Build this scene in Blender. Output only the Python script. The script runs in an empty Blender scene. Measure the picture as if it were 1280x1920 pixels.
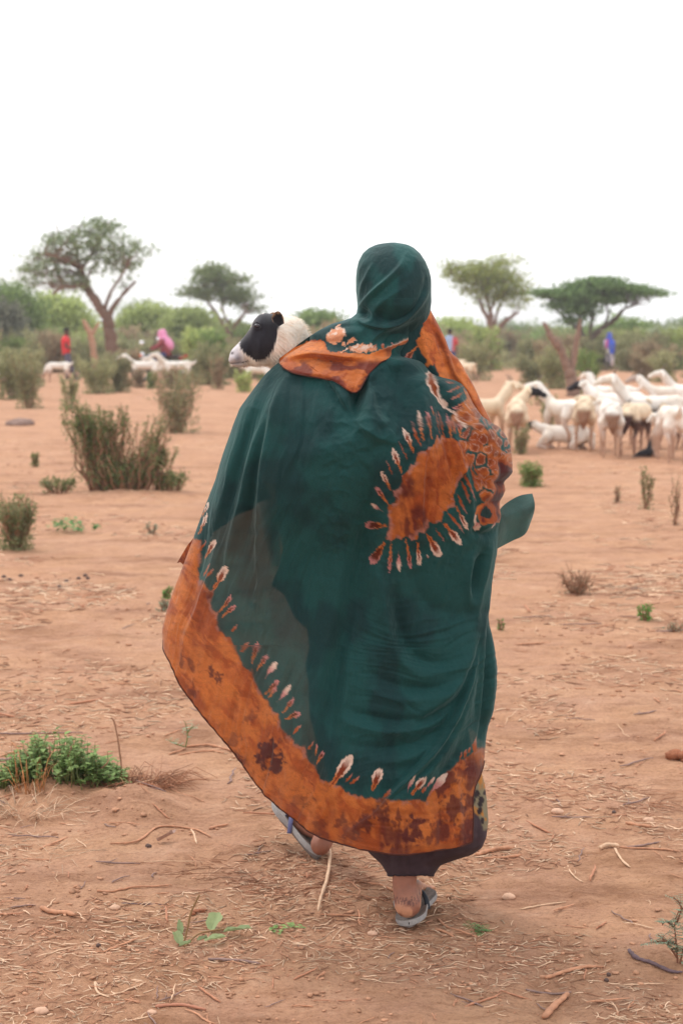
import bpy, bmesh, math, random
import numpy as np
from mathutils import Vector, Matrix

# ------------------------------------------------------------------ camera, world, sun, exposure
sc = bpy.context.scene
COL = sc.collection
F = 3400.0                       # focal length in photo pixels (1280 x 1920)
CAMZ = 1.42
TH = math.atan(328.0 / F)        # camera tilt below the horizon
cam_d = bpy.data.cameras.new("camera")
cam_d.sensor_fit = 'VERTICAL'
cam_d.sensor_height = 24.0
cam_d.lens = F / 1920.0 * 24.0
cam_d.clip_start = 0.05
cam_d.clip_end = 20000
cam_d.dof.use_dof = True
cam_d.dof.focus_distance = 4.25
cam_d.dof.aperture_fstop = 4.0
cam = bpy.data.objects.new("camera", cam_d)
cam.location = (0, 0, CAMZ)
cam.rotation_euler = (math.pi / 2 - TH, 0, 0)
COL.objects.link(cam)
sc.camera = cam

SUN_EL, SUN_AZ = math.radians(58), math.radians(-35)      # azimuth from +Y towards +X
world = bpy.data.worlds.new("World")
sc.world = world
world.use_nodes = True
nt = world.node_tree
bg = nt.nodes["Background"]
bg.inputs['Strength'].default_value = 0.1
sky = nt.nodes.new("ShaderNodeTexSky")
sky.sky_type = 'NISHITA'
sky.sun_disc = False
sky.sun_elevation = SUN_EL
sky.sun_rotation = SUN_AZ
sky.dust_density = 3.0
tc = nt.nodes.new("ShaderNodeTexCoord")
mp = nt.nodes.new("ShaderNodeMapping")
mp.inputs['Scale'].default_value = (1.0, 1.0, 2.6)
nz = nt.nodes.new("ShaderNodeTexNoise")
nz.inputs['Scale'].default_value = 2.3
nz.inputs['Detail'].default_value = 5
nz.inputs['Roughness'].default_value = 0.5
cr = nt.nodes.new("ShaderNodeValToRGB")
cr.color_ramp.elements[0].position = 0.36
cr.color_ramp.elements[0].color = (0.56, 0.56, 0.56, 1)
cr.color_ramp.elements[1].position = 0.52
cr.color_ramp.elements[1].color = (0.985, 0.985, 0.985, 1)
mx = nt.nodes.new("ShaderNodeMix")
mx.data_type = 'RGBA'
mx.inputs[7].default_value = (11.6, 11.7, 11.8, 1)         # bright overcast cloud
nt.links.new(tc.outputs['Generated'], mp.inputs['Vector'])
nt.links.new(mp.outputs['Vector'], nz.inputs['Vector'])
nt.links.new(nz.outputs['Fac'], cr.inputs['Fac'])
nt.links.new(cr.outputs['Color'], mx.inputs[0])
nt.links.new(sky.outputs['Color'], mx.inputs[6])
nt.links.new(mx.outputs[2], bg.inputs['Color'])

sun_d = bpy.data.lights.new("sun", 'SUN')
sun_d.energy = 1.25
sun_d.angle = math.radians(15)
sun_d.color = (1.0, 0.96, 0.90)
sun = bpy.data.objects.new("sun", sun_d)
sdir = Vector((math.sin(SUN_AZ) * math.cos(SUN_EL), math.cos(SUN_AZ) * math.cos(SUN_EL), math.sin(SUN_EL)))
sun.rotation_euler = sdir.to_track_quat('Z', 'Y').to_euler()
sun.location = (0, 0, 30)
COL.objects.link(sun)

sc.view_settings.view_transform = 'Standard'
sc.view_settings.look = 'None'
sc.view_settings.exposure = 0.44
sc.view_settings.gamma = 1.0
sc.view_settings.use_curve_mapping = False
sc.render.engine = 'CYCLES'
sc.cycles.use_denoising = True
sc.cycles.max_bounces = 8
sc.cycles.transparent_max_bounces = 12
sc.cycles.volume_bounces = 0

# ------------------------------------------------------------------ helpers
rng = np.random.default_rng(7)
random.seed(7)
CT, ST = math.cos(TH), math.sin(TH)


def at(px, py, Y):
    """World point on the sight line of photo pixel (px, py) at distance Y; works on arrays too."""
    dx = (np.asarray(px, float) - 640) / F
    dv = -(np.asarray(py, float) - 960) / F
    dy = CT + dv * ST
    dz = -ST + dv * CT
    t = np.asarray(Y, float) / dy
    return np.stack(np.broadcast_arrays(dx * t, dy * t, CAMZ + dz * t), -1)


def ground_xy(px, py):
    dx = (px - 640) / F
    dv = -(py - 960) / F
    dy = CT + dv * ST
    dz = -ST + dv * CT
    t = -CAMZ / dz
    return dx * t, dy * t


TAB = rng.random((8, 256, 256))


def vnoise(x, y, s=0):
    x = np.asarray(x, float); y = np.asarray(y, float)
    xi = np.floor(x).astype(int); yi = np.floor(y).astype(int)
    fx = x - xi; fy = y - yi
    fx = fx * fx * fx * (fx * (fx * 6 - 15) + 10); fy = fy * fy * fy * (fy * (fy * 6 - 15) + 10)
    T = TAB[s % 8]
    o = (s // 8) * 37
    x0 = (xi + o) % 256; x1 = (xi + 1 + o) % 256; y0 = (yi + o) % 256; y1 = (yi + 1 + o) % 256
    a = T[x0, y0] * (1 - fx) + T[x1, y0] * fx
    b = T[x0, y1] * (1 - fx) + T[x1, y1] * fx
    return a * (1 - fy) + b * fy


def fbm(x, y, s=0, o=4, g=0.5):
    v = 0; a = 1; n = 0
    for k in range(o):
        v = v + a * vnoise(x * 2.03 ** k + 11.3 * k, y * 2.03 ** k + 5.1 * k, s + k)
        n += a; a *= g
    return v / n


def sstep(a, b, x):
    t = np.clip((x - a) / (b - a), 0, 1)
    return t * t * (3 - 2 * t)


def lin(r, g, b):
    return tuple(((c / 255) / 12.92 if c / 255 <= 0.04045 else ((c / 255 + 0.055) / 1.055) ** 2.4) for c in (r, g, b))


# clumps raised over the flat ground: x, y, height, radius x, radius y
MOUNDS = []


def addmound(px, py, h, rx, ry):
    x, y = ground_xy(px, py)
    MOUNDS.append((x, y, h, rx, ry))


addmound(110, 1500, 0.045, 0.20, 0.14)
addmound(265, 1515, 0.05, 0.11, 0.10)
addmound(600, 1690, 0.012, 0.16, 0.12)
addmound(1250, 1800, 0.02, 0.14, 0.10)
addmound(235, 930, 0.05, 0.55, 0.45)
addmound(380, 1690, 0.012, 0.12, 0.1)


def gh(x, y):
    x = np.asarray(x, float); y = np.asarray(y, float)
    near = 1 / (1 + (y / 25.0) ** 2)
    h = 0.030 * (fbm(x * 0.9 + 40, y * 0.9 + 3, 1, 3) - 0.5) + 0.014 * (fbm(x * 5 + 9, y * 4, 2, 3) - 0.5)
    h = h * (0.35 + 0.65 * near) + 0.10 * (fbm(x * 0.05, y * 0.05, 3, 2) - 0.5) * sstep(8, 40, np.abs(y))
    r = fbm(x * 11 + 3, y * 8 + 7, 4, 4)
    h = h + near * 0.014 * np.maximum(r - 0.5, 0) * 4 * fbm(x * 1.7, y * 1.7, 5, 2)
    h = h + near * 0.009 * (fbm(x * 32, y * 30, 6, 2) - 0.5)
    for mx_, my_, mh, rx, ry in MOUNDS:
        h = h + mh * np.exp(-((x - mx_) / rx) ** 2 - ((y - my_) / ry) ** 2) * (0.7 + 0.6 * vnoise(x * 14, y * 14, 3))
    return h


def ong(px, py, lift=0.0):
    x, y = ground_xy(px, py)
    return Vector((x, y, float(gh(x, y)) + lift))


def tag(o, label=None, cat=None, group=None, kind=None):
    if label: o['label'] = label
    if cat: o['category'] = cat
    if group: o['group'] = group
    if kind: o['kind'] = kind
    return o


def link(o, parent=None):
    COL.objects.link(o)
    if parent is not None: o.parent = parent
    return o


def empty(name, loc, label=None, cat=None, group=None, rz=0.0):
    o = bpy.data.objects.new(name, None)
    o.location = loc
    o.rotation_euler = (0, 0, rz)
    o.empty_display_size = 0.1
    COL.objects.link(o)
    return tag(o, label, cat, group)


class MB:
    """collects vertices and faces; build() links them as one mesh object"""

    def __init__(s):
        s.v = []; s.f = []; s.n = 0; s.c = []

    def add(s, V, faces, col=None):
        V = np.asarray(V, float).reshape(-1, 3)
        if isinstance(faces, np.ndarray): faces = [faces]
        for f in faces:
            s.f.append(np.asarray(f, np.int64) + s.n)
        s.v.append(V)
        if col is not None:
            c = np.asarray(col, float)
            s.c.append(np.broadcast_to(c, (len(V), 3)) if c.ndim == 1 else c)
        s.n += len(V)
        return s

    def tube(s, pts, rad, k=6, col=None, cap=True, flat=1.0):
        P = np.asarray(pts, float); n = len(P)
        R = np.broadcast_to(np.asarray(rad, float), (n,))
        T = np.gradient(P, axis=0)
        T /= np.linalg.norm(T, axis=1, keepdims=True) + 1e-12
        up = np.array([0, 0, 1.0])
        if abs(T[:, 2]).mean() > 0.8: up = np.array([0, 1.0, 0])
        A = np.cross(T, up); A /= np.linalg.norm(A, axis=1, keepdims=True) + 1e-12
        B = np.cross(A, T)
        th = np.arange(k) / k * 2 * np.pi
        V = P[:, None, :] + R[:, None, None] * (np.cos(th)[None, :, None] * A[:, None, :] + flat * np.sin(th)[None, :, None] * B[:, None, :])
        i = np.arange(n - 1)[:, None] * k; j = np.arange(k)[None, :]
        q = np.stack([i + j, i + (j + 1) % k, i + k + (j + 1) % k, i + k + j], -1).reshape(-1, 4)
        fs = [q]
        if cap:
            fs.append(np.arange(k)[None, ::-1].copy()); fs.append((np.arange(k) + (n - 1) * k)[None, :])
        return s.add(V.reshape(-1, 3), fs, col)

    def loft(s, rings, k=20, col=None, cap=True):
        """rings: (cx, cy, cz, rx, ry) horizontal ellipses"""
        R = np.asarray(rings, float); n = len(R)
        th = np.arange(k) / k * 2 * np.pi
        V = np.stack([R[:, None, 0] + R[:, None, 3] * np.cos(th), R[:, None, 1] + R[:, None, 4] * np.sin(th), np.repeat(R[:, 2:3], k, 1)], -1)
        i = np.arange(n - 1)[:, None] * k; j = np.arange(k)[None, :]
        q = np.stack([i + j, i + (j + 1) % k, i + k + (j + 1) % k, i + k + j], -1).reshape(-1, 4)
        fs = [q]
        if cap: fs += [np.arange(k)[None, ::-1].copy(), (np.arange(k) + (n - 1) * k)[None, :]]
        return s.add(V.reshape(-1, 3), fs, col)

    def grid(s, V, col=None):
        n, m = V.shape[:2]
        i = np.arange(n - 1)[:, None] * m; j = np.arange(m - 1)[None, :]
        q = np.stack([i + j, i + j + 1, i + m + j + 1, i + m + j], -1).reshape(-1, 4)
        return s.add(V.reshape(-1, 3), q, None if col is None else col.reshape(-1, 3))

    def ball(s, c, r, nu=12, nv=8, col=None, M=None, jit=0):
        """r scalar or (rx, ry, rz)"""
        r = np.broadcast_to(np.asarray(r, float), (3,))
        a = np.linspace(0, np.pi, nv + 1)[1:-1]; b = np.arange(nu) / nu * 2 * np.pi
        V = np.stack([np.sin(a)[:, None] * np.cos(b), np.sin(a)[:, None] * np.sin(b), np.repeat(np.cos(a)[:, None], nu, 1)], -1).reshape(-1, 3)
        V = np.vstack([[0, 0, 1], V, [0, 0, -1]])
        if jit: V = V * (1 + jit * (rng.random((len(V), 1)) - 0.5))
        V = V * r
        if M is not None: V = V @ np.asarray(M).T
        V = V + np.asarray(c, float)
        tri = [[0, 1 + j, 1 + (j + 1) % nu] for j in range(nu)]
        b0 = 1 + (nv - 2) * nu
        tri += [[len(V) - 1, b0 + (j + 1) % nu, b0 + j] for j in range(nu)]
        fs = [np.array(tri)]
        if nv > 2:
            i = np.arange(nv - 2)[:, None] * nu + 1; j = np.arange(nu)[None, :]
            fs.append(np.stack([i + j, i + nu + j, i + nu + (j + 1) % nu, i + (j + 1) % nu], -1).reshape(-1, 4))
        return s.add(V, fs, col)

    def box(s, c, h, M=None, col=None):
        V = np.array([[x, y, z] for x in (-1, 1) for y in (-1, 1) for z in (-1, 1)], float) * np.asarray(h)
        if M is not None: V = V @ np.asarray(M).T
        V = V + np.asarray(c)
        return s.add(V, np.array([[0, 1, 3, 2], [4, 6, 7, 5], [0, 4, 5, 1], [2, 3, 7, 6], [0, 2, 6, 4], [1, 5, 7, 3]]), col)

    def mesh(s, name, m, smooth=True):
        me = bpy.data.meshes.new(name)
        V = np.concatenate(s.v)
        me.vertices.add(len(V)); me.vertices.foreach_set("co", V.astype(np.float32).ravel())
        loops = np.concatenate([f.ravel() for f in s.f])
        tot = np.concatenate([np.full(len(f), f.shape[1]) for f in s.f])
        start = np.concatenate([[0], np.cumsum(tot)[:-1]])
        me.loops.add(len(loops)); me.loops.foreach_set("vertex_index", loops.astype(np.int32))
        me.polygons.add(len(tot)); me.polygons.foreach_set("loop_start", start.astype(np.int32))
        me.update(calc_edges=True)
        if smooth: me.polygons.foreach_set("use_smooth", np.ones(len(tot), bool))
        if s.c:
            C = np.concatenate(s.c)
            at_ = me.color_attributes.new("col", 'FLOAT_COLOR', 'POINT')
            at_.data.foreach_set("color", np.hstack([C, np.ones((len(C), 1))]).astype(np.float32).ravel())
        if m is not None: me.materials.append(m)
        return me

    def build(s, name, m, parent=None, smooth=True):
        me = s.mesh(name, m, smooth)
        o = bpy.data.objects.new(name, me)
        link(o, parent)
        if parent is not None and parent.type == 'EMPTY' and getattr(s, 'local', False) is False:
            o.matrix_parent_inverse = Matrix.LocRotScale(parent.location, parent.rotation_euler, None).inverted()
        return o


def local_mb():
    b = MB(); b.local = True
    return b


def skin_mesh(nodes, edges, root=0, levels=2, voxel=0.014, smooth=6):
    """nodes: (x, y, z, r); tapered limbs between the joints fused into one continuous surface"""
    b = MB()
    for n in nodes:
        b.ball(n[:3], n[3], 16 if n[3] > .03 else 10, 10 if n[3] > .03 else 7)
    for i, j in edges:
        p = np.array(nodes[i][:3], float); q = np.array(nodes[j][:3], float)
        if np.linalg.norm(p - q) < 1e-4: continue
        t = np.linspace(0, 1, 5)[:, None]
        b.tube(p * (1 - t) + q * t, np.linspace(nodes[i][3], nodes[j][3], 5) * .985, 14)
    me = b.mesh("skin_tmp", None)
    o = bpy.data.objects.new("skin_tmp", me)
    COL.objects.link(o)
    r = o.modifiers.new("fuse", 'REMESH'); r.mode = 'VOXEL'; r.voxel_size = voxel; r.use_smooth_shade = True
    if smooth:
        s = o.modifiers.new("smooth", 'SMOOTH'); s.iterations = smooth; s.factor = 0.5
    dg = bpy.context.evaluated_depsgraph_get(); dg.update()
    out = bpy.data.meshes.new_from_object(o.evaluated_get(dg))
    bpy.data.objects.remove(o); bpy.data.meshes.remove(me)
    out.polygons.foreach_set("use_smooth", np.ones(len(out.polygons), bool))
    return out


def me_verts(me):
    a = np.empty(len(me.vertices) * 3, np.float32); me.vertices.foreach_get("co", a)
    return a.reshape(-1, 3).astype(float)


def set_col(me, C):
    at_ = me.color_attributes.get("col") or me.color_attributes.new("col", 'FLOAT_COLOR', 'POINT')
    at_.data.foreach_set("color", np.hstack([C, np.ones((len(C), 1))]).astype(np.float32).ravel())


# ------------------------------------------------------------------ materials
MATS = {}


def material(name, col=(0.5, 0.5, 0.5), rough=0.85, vcol=False, var=0.0, scale=20.0, bump=0.0, bscale=200.0, bdist=0.002,
             trans=0.0, island=0.0, spec=0.3, metal=0.0, sheen=0.0, clear=0.0, objrand=0.0):
    if name in MATS: return MATS[name]
    m = bpy.data.materials.new(name); m.use_nodes = True
    t = m.node_tree; N = t.nodes; L = t.links
    p = N["Principled BSDF"]
    p.inputs['Roughness'].default_value = rough
    p.inputs['Specular IOR Level'].default_value = spec
    p.inputs['Metallic'].default_value = metal
    if sheen:
        p.inputs['Sheen Weight'].default_value = sheen
        p.inputs['Sheen Roughness'].default_value = 0.5
    if vcol:
        a = N.new("ShaderNodeAttribute"); a.attribute_name = "col"; src = a.outputs['Color']
    else:
        a = N.new("ShaderNodeRGB"); a.outputs[0].default_value = (*col, 1); src = a.outputs[0]
    geo = N.new("ShaderNodeTexCoord")
    fac = None

    def mul(cur, val):
        if cur is None: return val
        q = N.new("ShaderNodeMath"); q.operation = 'MULTIPLY'
        L.new(cur, q.inputs[0]); L.new(val, q.inputs[1]); return q.outputs[0]
    if var:
        n1 = N.new("ShaderNodeTexNoise"); n1.inputs['Scale'].default_value = scale; n1.inputs['Detail'].default_value = 6
        n1.inputs['Roughness'].default_value = 0.65
        L.new(geo.outputs['Object'], n1.inputs['Vector'])
        r = N.new("ShaderNodeMapRange"); r.inputs[1].default_value = 0.3; r.inputs[2].default_value = 0.7
        r.inputs[3].default_value = 1 - var; r.inputs[4].default_value = 1 + var
        L.new(n1.outputs['Fac'], r.inputs[0]); fac = mul(fac, r.outputs[0])
    if island:
        g = N.new("ShaderNodeNewGeometry")
        r = N.new("ShaderNodeMapRange"); r.inputs[3].default_value = 1 - island; r.inputs[4].default_value = 1 + island
        L.new(g.outputs['Random Per Island'], r.inputs[0]); fac = mul(fac, r.outputs[0])
    if objrand:
        g = N.new("ShaderNodeObjectInfo")
        r = N.new("ShaderNodeMapRange"); r.inputs[3].default_value = 1 - objrand; r.inputs[4].default_value = 1 + objrand
        L.new(g.outputs['Random'], r.inputs[0]); fac = mul(fac, r.outputs[0])
    if fac is not None:
        v = N.new("ShaderNodeVectorMath"); v.operation = 'SCALE'
        L.new(src, v.inputs[0]); L.new(fac, v.inputs['Scale']); src = v.outputs[0]
    L.new(src, p.inputs['Base Color'])
    out = p.outputs[0]
    if bump:
        n2 = N.new("ShaderNodeTexNoise"); n2.inputs['Scale'].default_value = bscale; n2.inputs['Detail'].default_value = 5
        L.new(geo.outputs['Object'], n2.inputs['Vector'])
        b = N.new("ShaderNodeBump"); b.inputs['Strength'].default_value = bump; b.inputs['Distance'].default_value = bdist
        L.new(n2.outputs['Fac'], b.inputs['Height']); L.new(b.outputs[0], p.inputs['Normal'])
    if trans:
        tr = N.new("ShaderNodeBsdfTranslucent"); L.new(src, tr.inputs['Color'])
        mixs = N.new("ShaderNodeMixShader"); mixs.inputs[0].default_value = trans
        L.new(out, mixs.inputs[1]); L.new(tr.outputs[0], mixs.inputs[2])
        L.new(mixs.outputs[0], N["Material Output"].inputs['Surface'])
    MATS[name] = m
    return m

# ------------------------------------------------------------------ ground
def ground_material():
    m = bpy.data.materials.new("red_soil"); m.use_nodes = True
    t = m.node_tree; N = t.nodes; L = t.links; p = N["Principled BSDF"]
    p.inputs['Roughness'].default_value = 0.95; p.inputs['Specular IOR Level'].default_value = 0.15
    tc = N.new("ShaderNodeTexCoord")

    def noise(scale, detail=6, rough=0.6, dist=0.0, sc3=None):
        n = N.new("ShaderNodeTexNoise"); n.inputs['Scale'].default_value = scale; n.inputs['Detail'].default_value = detail
        n.inputs['Roughness'].default_value = rough; n.inputs['Distortion'].default_value = dist
        if sc3:
            mpp = N.new("ShaderNodeMapping"); mpp.inputs['Scale'].default_value = sc3
            L.new(tc.outputs['Object'], mpp.inputs['Vector']); L.new(mpp.outputs[0], n.inputs['Vector'])
        else:
            L.new(tc.outputs['Object'], n.inputs['Vector'])
        return n.outputs['Fac']

    def ramp(f, stops):
        r = N.new("ShaderNodeValToRGB"); e = r.color_ramp.elements
        while len(e) < len(stops): e.new(0.5)
        for k, (pos, c) in enumerate(stops):
            e[k].position = pos; e[k].color = (*c, 1)
        L.new(f, r.inputs[0]); return r.outputs[0]

    def mix(f, a, b, mode='MIX'):
        q = N.new("ShaderNodeMix"); q.data_type = 'RGBA'; q.blend_type = mode
        if isinstance(f, float): q.inputs[0].default_value = f
        else: L.new(f, q.inputs[0])
        L.new(a, q.inputs[6]); L.new(b, q.inputs[7]); return q.outputs[2]
    base = ramp(noise(0.8, 8, 0.65), [(0.3, (0.427, 0.222, 0.135)), (0.5, (0.499, 0.272, 0.175)), (0.7, (0.547, 0.321, 0.216))])
    pale = ramp(noise(7, 8, 0.7), [(0.35, (0.365, 0.186, 0.109)), (0.55, (0.499, 0.272, 0.175)), (0.72, (0.602, 0.388, 0.273))])
    c = mix(0.5, base, pale)
    grit = ramp(noise(90, 4, 0.7), [(0.30, (0.66, 0.62, 0.60)), (0.5, (1, 1, 1)), (0.72, (1.16, 1.15, 1.13))])
    c = mix(0.75, c, grit, 'MULTIPLY')
    streak = ramp(noise(9, 6, 0.75, 0.4, (1.0, 3.2, 1)), [(0.36, (0.76, 0.70, 0.66)), (0.48, (1, 1, 1)), (1.0, (1.03, 1.03, 1.03))])
    c = mix(0.8, c, streak, 'MULTIPLY')
    far = ramp(noise(1.7, 7, 0.72, 0.5, (0.7, 1.6, 1)), [(0.34, (0.58, 0.51, 0.47)), (0.49, (1, 1, 1)), (0.70, (1.07, 1.07, 1.06))])
    c = mix(0.85, c, far, 'MULTIPLY')
    # fresher, yellower sand between finer crumbs; the mean stays that of the soil
    sand = ramp(noise(3.1, 5, 0.6), [(0.35, (1.0, 1.0, 1.0)), (0.6, (1.06, 1.07, 1.0)), (1.0, (1.10, 1.12, 1.0))])
    c = mix(1.0, c, sand, 'MULTIPLY')
    spots = ramp(noise(60, 3, 0.8, 0.3), [(0.30, (0.62, 0.55, 0.52)), (0.37, (1, 1, 1)), (0.66, (1, 1, 1)), (0.74, (1.2, 1.2, 1.2))])
    c = mix(0.9, c, spots, 'MULTIPLY')
    L.new(c, p.inputs['Base Color'])
    b1 = N.new("ShaderNodeBump"); b1.inputs['Strength'].default_value = 0.9; b1.inputs['Distance'].default_value = 0.022
    L.new(noise(38, 8, 0.7), b1.inputs['Height'])
    b2 = N.new("ShaderNodeBump"); b2.inputs['Strength'].default_value = 0.55; b2.inputs['Distance'].default_value = 0.003
    L.new(noise(240, 5, 0.7), b2.inputs['Height']); L.new(b1.outputs[0], b2.inputs['Normal'])
    L.new(b2.outputs[0], p.inputs['Normal'])
    return m


rows = [-600, -200, -60, -20, -8, -3, 0, 1.2, 2.2, 2.8, 3.2]
y = 3.3
while y < 45: rows.append(y); y *= 1.0034
while y < 6000: rows.append(y); y *= 1.04
rows.append(9000)
rows = np.array(rows, float)
s_in = np.linspace(-0.235, 0.235, 470)
s_out = np.array([0.26, 0.3, 0.36, 0.45, 0.6, 0.85, 1.3, 2.2, 4, 8, 20, 70])
cols = np.concatenate([-s_out[::-1], s_in, s_out])
YY, SS = np.meshgrid(rows, cols, indexing='ij')
XX = SS * np.maximum(YY, 3.0)
XX[:7] = SS[:7] * 6
ZZ = gh(XX, YY)
g = MB(); g.grid(np.stack([XX, YY, ZZ], -1))
gr = g.build("ground", ground_material())
tag(gr, "reddish sandy dirt ground of the clearing running back to the scrub", None, None, 'structure')
print("ground verts", g.n)

# ------------------------------------------------------------------ the walking woman
Y0 = 4.42
PXM = Y0 / F                                     # metres per photo pixel at her distance


def itp(pts):
    P = np.array(pts, float)
    return lambda v: np.interp(v, P[:, 0], P[:, 1])


def smooth_itp(pts, w=5):
    P = np.array(pts, float)
    v = np.arange(P[0, 0] - 40, P[-1, 0] + 41, 1.0)
    x = np.interp(v, P[:, 0], P[:, 1])
    kk = np.exp(-np.linspace(-2, 2, 4 * w + 1) ** 2); kk /= kk.sum()
    xs = np.convolve(np.pad(x, 2 * w, mode='edge'), kk, mode='valid')
    return lambda q: np.interp(q, v, xs)


def seg_dist(X, Y, pts):
    """distance and side to a polyline, plus position along it (0..1)"""
    best = np.full(X.shape, 1e9); side = np.zeros(X.shape); pos = np.zeros(X.shape)
    P = np.array(pts, float); n = len(P) - 1
    for i in range(n):
        a = P[i]; b = P[i + 1]; d = b - a; l2 = d @ d
        t = np.clip(((X - a[0]) * d[0] + (Y - a[1]) * d[1]) / l2, 0, 1)
        ex = X - a[0] - t * d[0]; ey = Y - a[1] - t * d[1]
        q = np.hypot(ex, ey); m = q < best
        best = np.where(m, q, best)
        side = np.where(m, np.sign(d[0] * ey - d[1] * ex), side)
        pos = np.where(m, (i + t) / n, pos)
    return best, side, pos


def inside(X, Y, poly):
    P = np.array(poly, float); r = np.zeros(X.shape, bool); j = len(P) - 1
    for i in range(len(P)):
        xi, yi = P[i]; xj, yj = P[j]
        if yi != yj:
            c = ((yi > Y) != (yj > Y)) & (X < (xj - xi) * (Y - yi) / (yj - yi) + xi)
            r ^= c
        j = i
    return r


def sdpoly(X, Y, poly):
    d, _, _ = seg_dist(X, Y, list(poly) + [poly[0]])
    return np.where(inside(X, Y, poly), -d, d)


def densify(pts, n=6):
    """smooth polyline through the points"""
    P = np.array(pts, float)
    if len(P) < 3: return P
    Q = np.vstack([2 * P[0] - P[1], P, 2 * P[-1] - P[-2]])
    out = []
    for i in range(1, len(Q) - 2):
        p0, p1, p2, p3 = Q[i - 1], Q[i], Q[i + 1], Q[i + 2]
        for t in np.linspace(0, 1, n, endpoint=False):
            out.append(0.5 * ((2 * p1) + (-p0 + p2) * t + (2 * p0 - 5 * p1 + 4 * p2 - p3) * t * t + (-p0 + 3 * p1 - 3 * p2 + p3) * t ** 3))
    out.append(P[-1])
    return np.array(out)


def folds(X, Y, strokes):
    """strokes: (points, height in mm, width on one side, width on the other side) in photo pixels"""
    H = np.zeros(X.shape)
    for pts, amp, wl, wr in strokes:
        P = densify(pts, 4)
        R = 3 * max(wl, wr)
        m = (X > P[:, 0].min() - R) & (X < P[:, 0].max() + R) & (Y > P[:, 1].min() - R) & (Y < P[:, 1].max() + R)
        if not m.any(): continue
        d, sd, pos = seg_dist(X[m], Y[m], P)
        w = np.where(sd >= 0, wr, wl)
        taper = np.sqrt(np.clip(np.sin(np.pi * np.clip(pos, 0.02, 0.98)), 0, 1))
        H[m] += amp * 0.001 * np.exp(-(d / w) ** 1.7) * taper
    return H


# colours of the dyes
TEAL = np.array(lin(29, 75, 74)); TEAL2 = np.array(lin(24, 55, 57))
ORG = np.array(lin(192, 108, 52)); ORG2 = np.array(lin(162, 78, 36)); RUST = np.array(lin(124, 52, 28)); PURP = np.array(lin(84, 34, 36))
CREAM = np.array(lin(226, 196, 178)); PINK = np.array(lin(196, 130, 126)); MAUV = np.array(lin(176, 122, 110))


def mixc(A, B, t):
    return A * (1 - t[..., None]) + B * t[..., None]


def orange_dye(X, Y, ang=0.0, dark=0.0):
    ca, sa = math.cos(ang), math.sin(ang)
    u = X * ca + Y * sa; v = -X * sa + Y * ca
    wx = 14 * (fbm(X / 30, Y / 30, 1) - 0.5); wy = 14 * (fbm(X / 30 + 9, Y / 30, 2) - 0.5)
    n1 = fbm((u + wx) / 46, (v + wy) / 20, 3, 4)
    C = mixc(np.broadcast_to(ORG2, X.shape + (3,)), ORG, sstep(0.36, 0.62, n1))
    n2 = fbm((u + wx) / 70 + 4, (v + wy) / 34, 4, 4)
    C = mixc(C, RUST, sstep(0.60, 0.82, n2 + dark * 0.28) * 0.6)
    n3 = fbm((u + 2 * wx) / 26 + 7, (v + 2 * wy) / 26, 5, 3)
    vein = np.exp(-((n3 - 0.5) / 0.014) ** 2) * sstep(0.42, 0.6, fbm(X / 44, Y / 44, 6, 2))
    C = mixc(C, RUST * 0.8, vein * 0.55)
    n4 = fbm((X + wx) / 60 + 30, (Y + wy) / 60, 7, 4)
    C = mixc(C, PURP, sstep(0.66, 0.78, n4 + dark * 0.22) * 0.8)
    n6 = fbm((u + 3 * wx) / 30 + 17, (v + 2 * wy) / 9, 1, 3)
    C = mixc(C, RUST, np.exp(-((n6 - 0.5) / 0.02) ** 2) * 0.35)
    C = mixc(C, ORG * 1.12, sstep(0.56, 0.7, n6) * 0.5)
    n5 = fbm(X / 9, Y / 5, 2, 3)
    C = C * (0.84 + 0.32 * n5[..., None])
    return C


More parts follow.
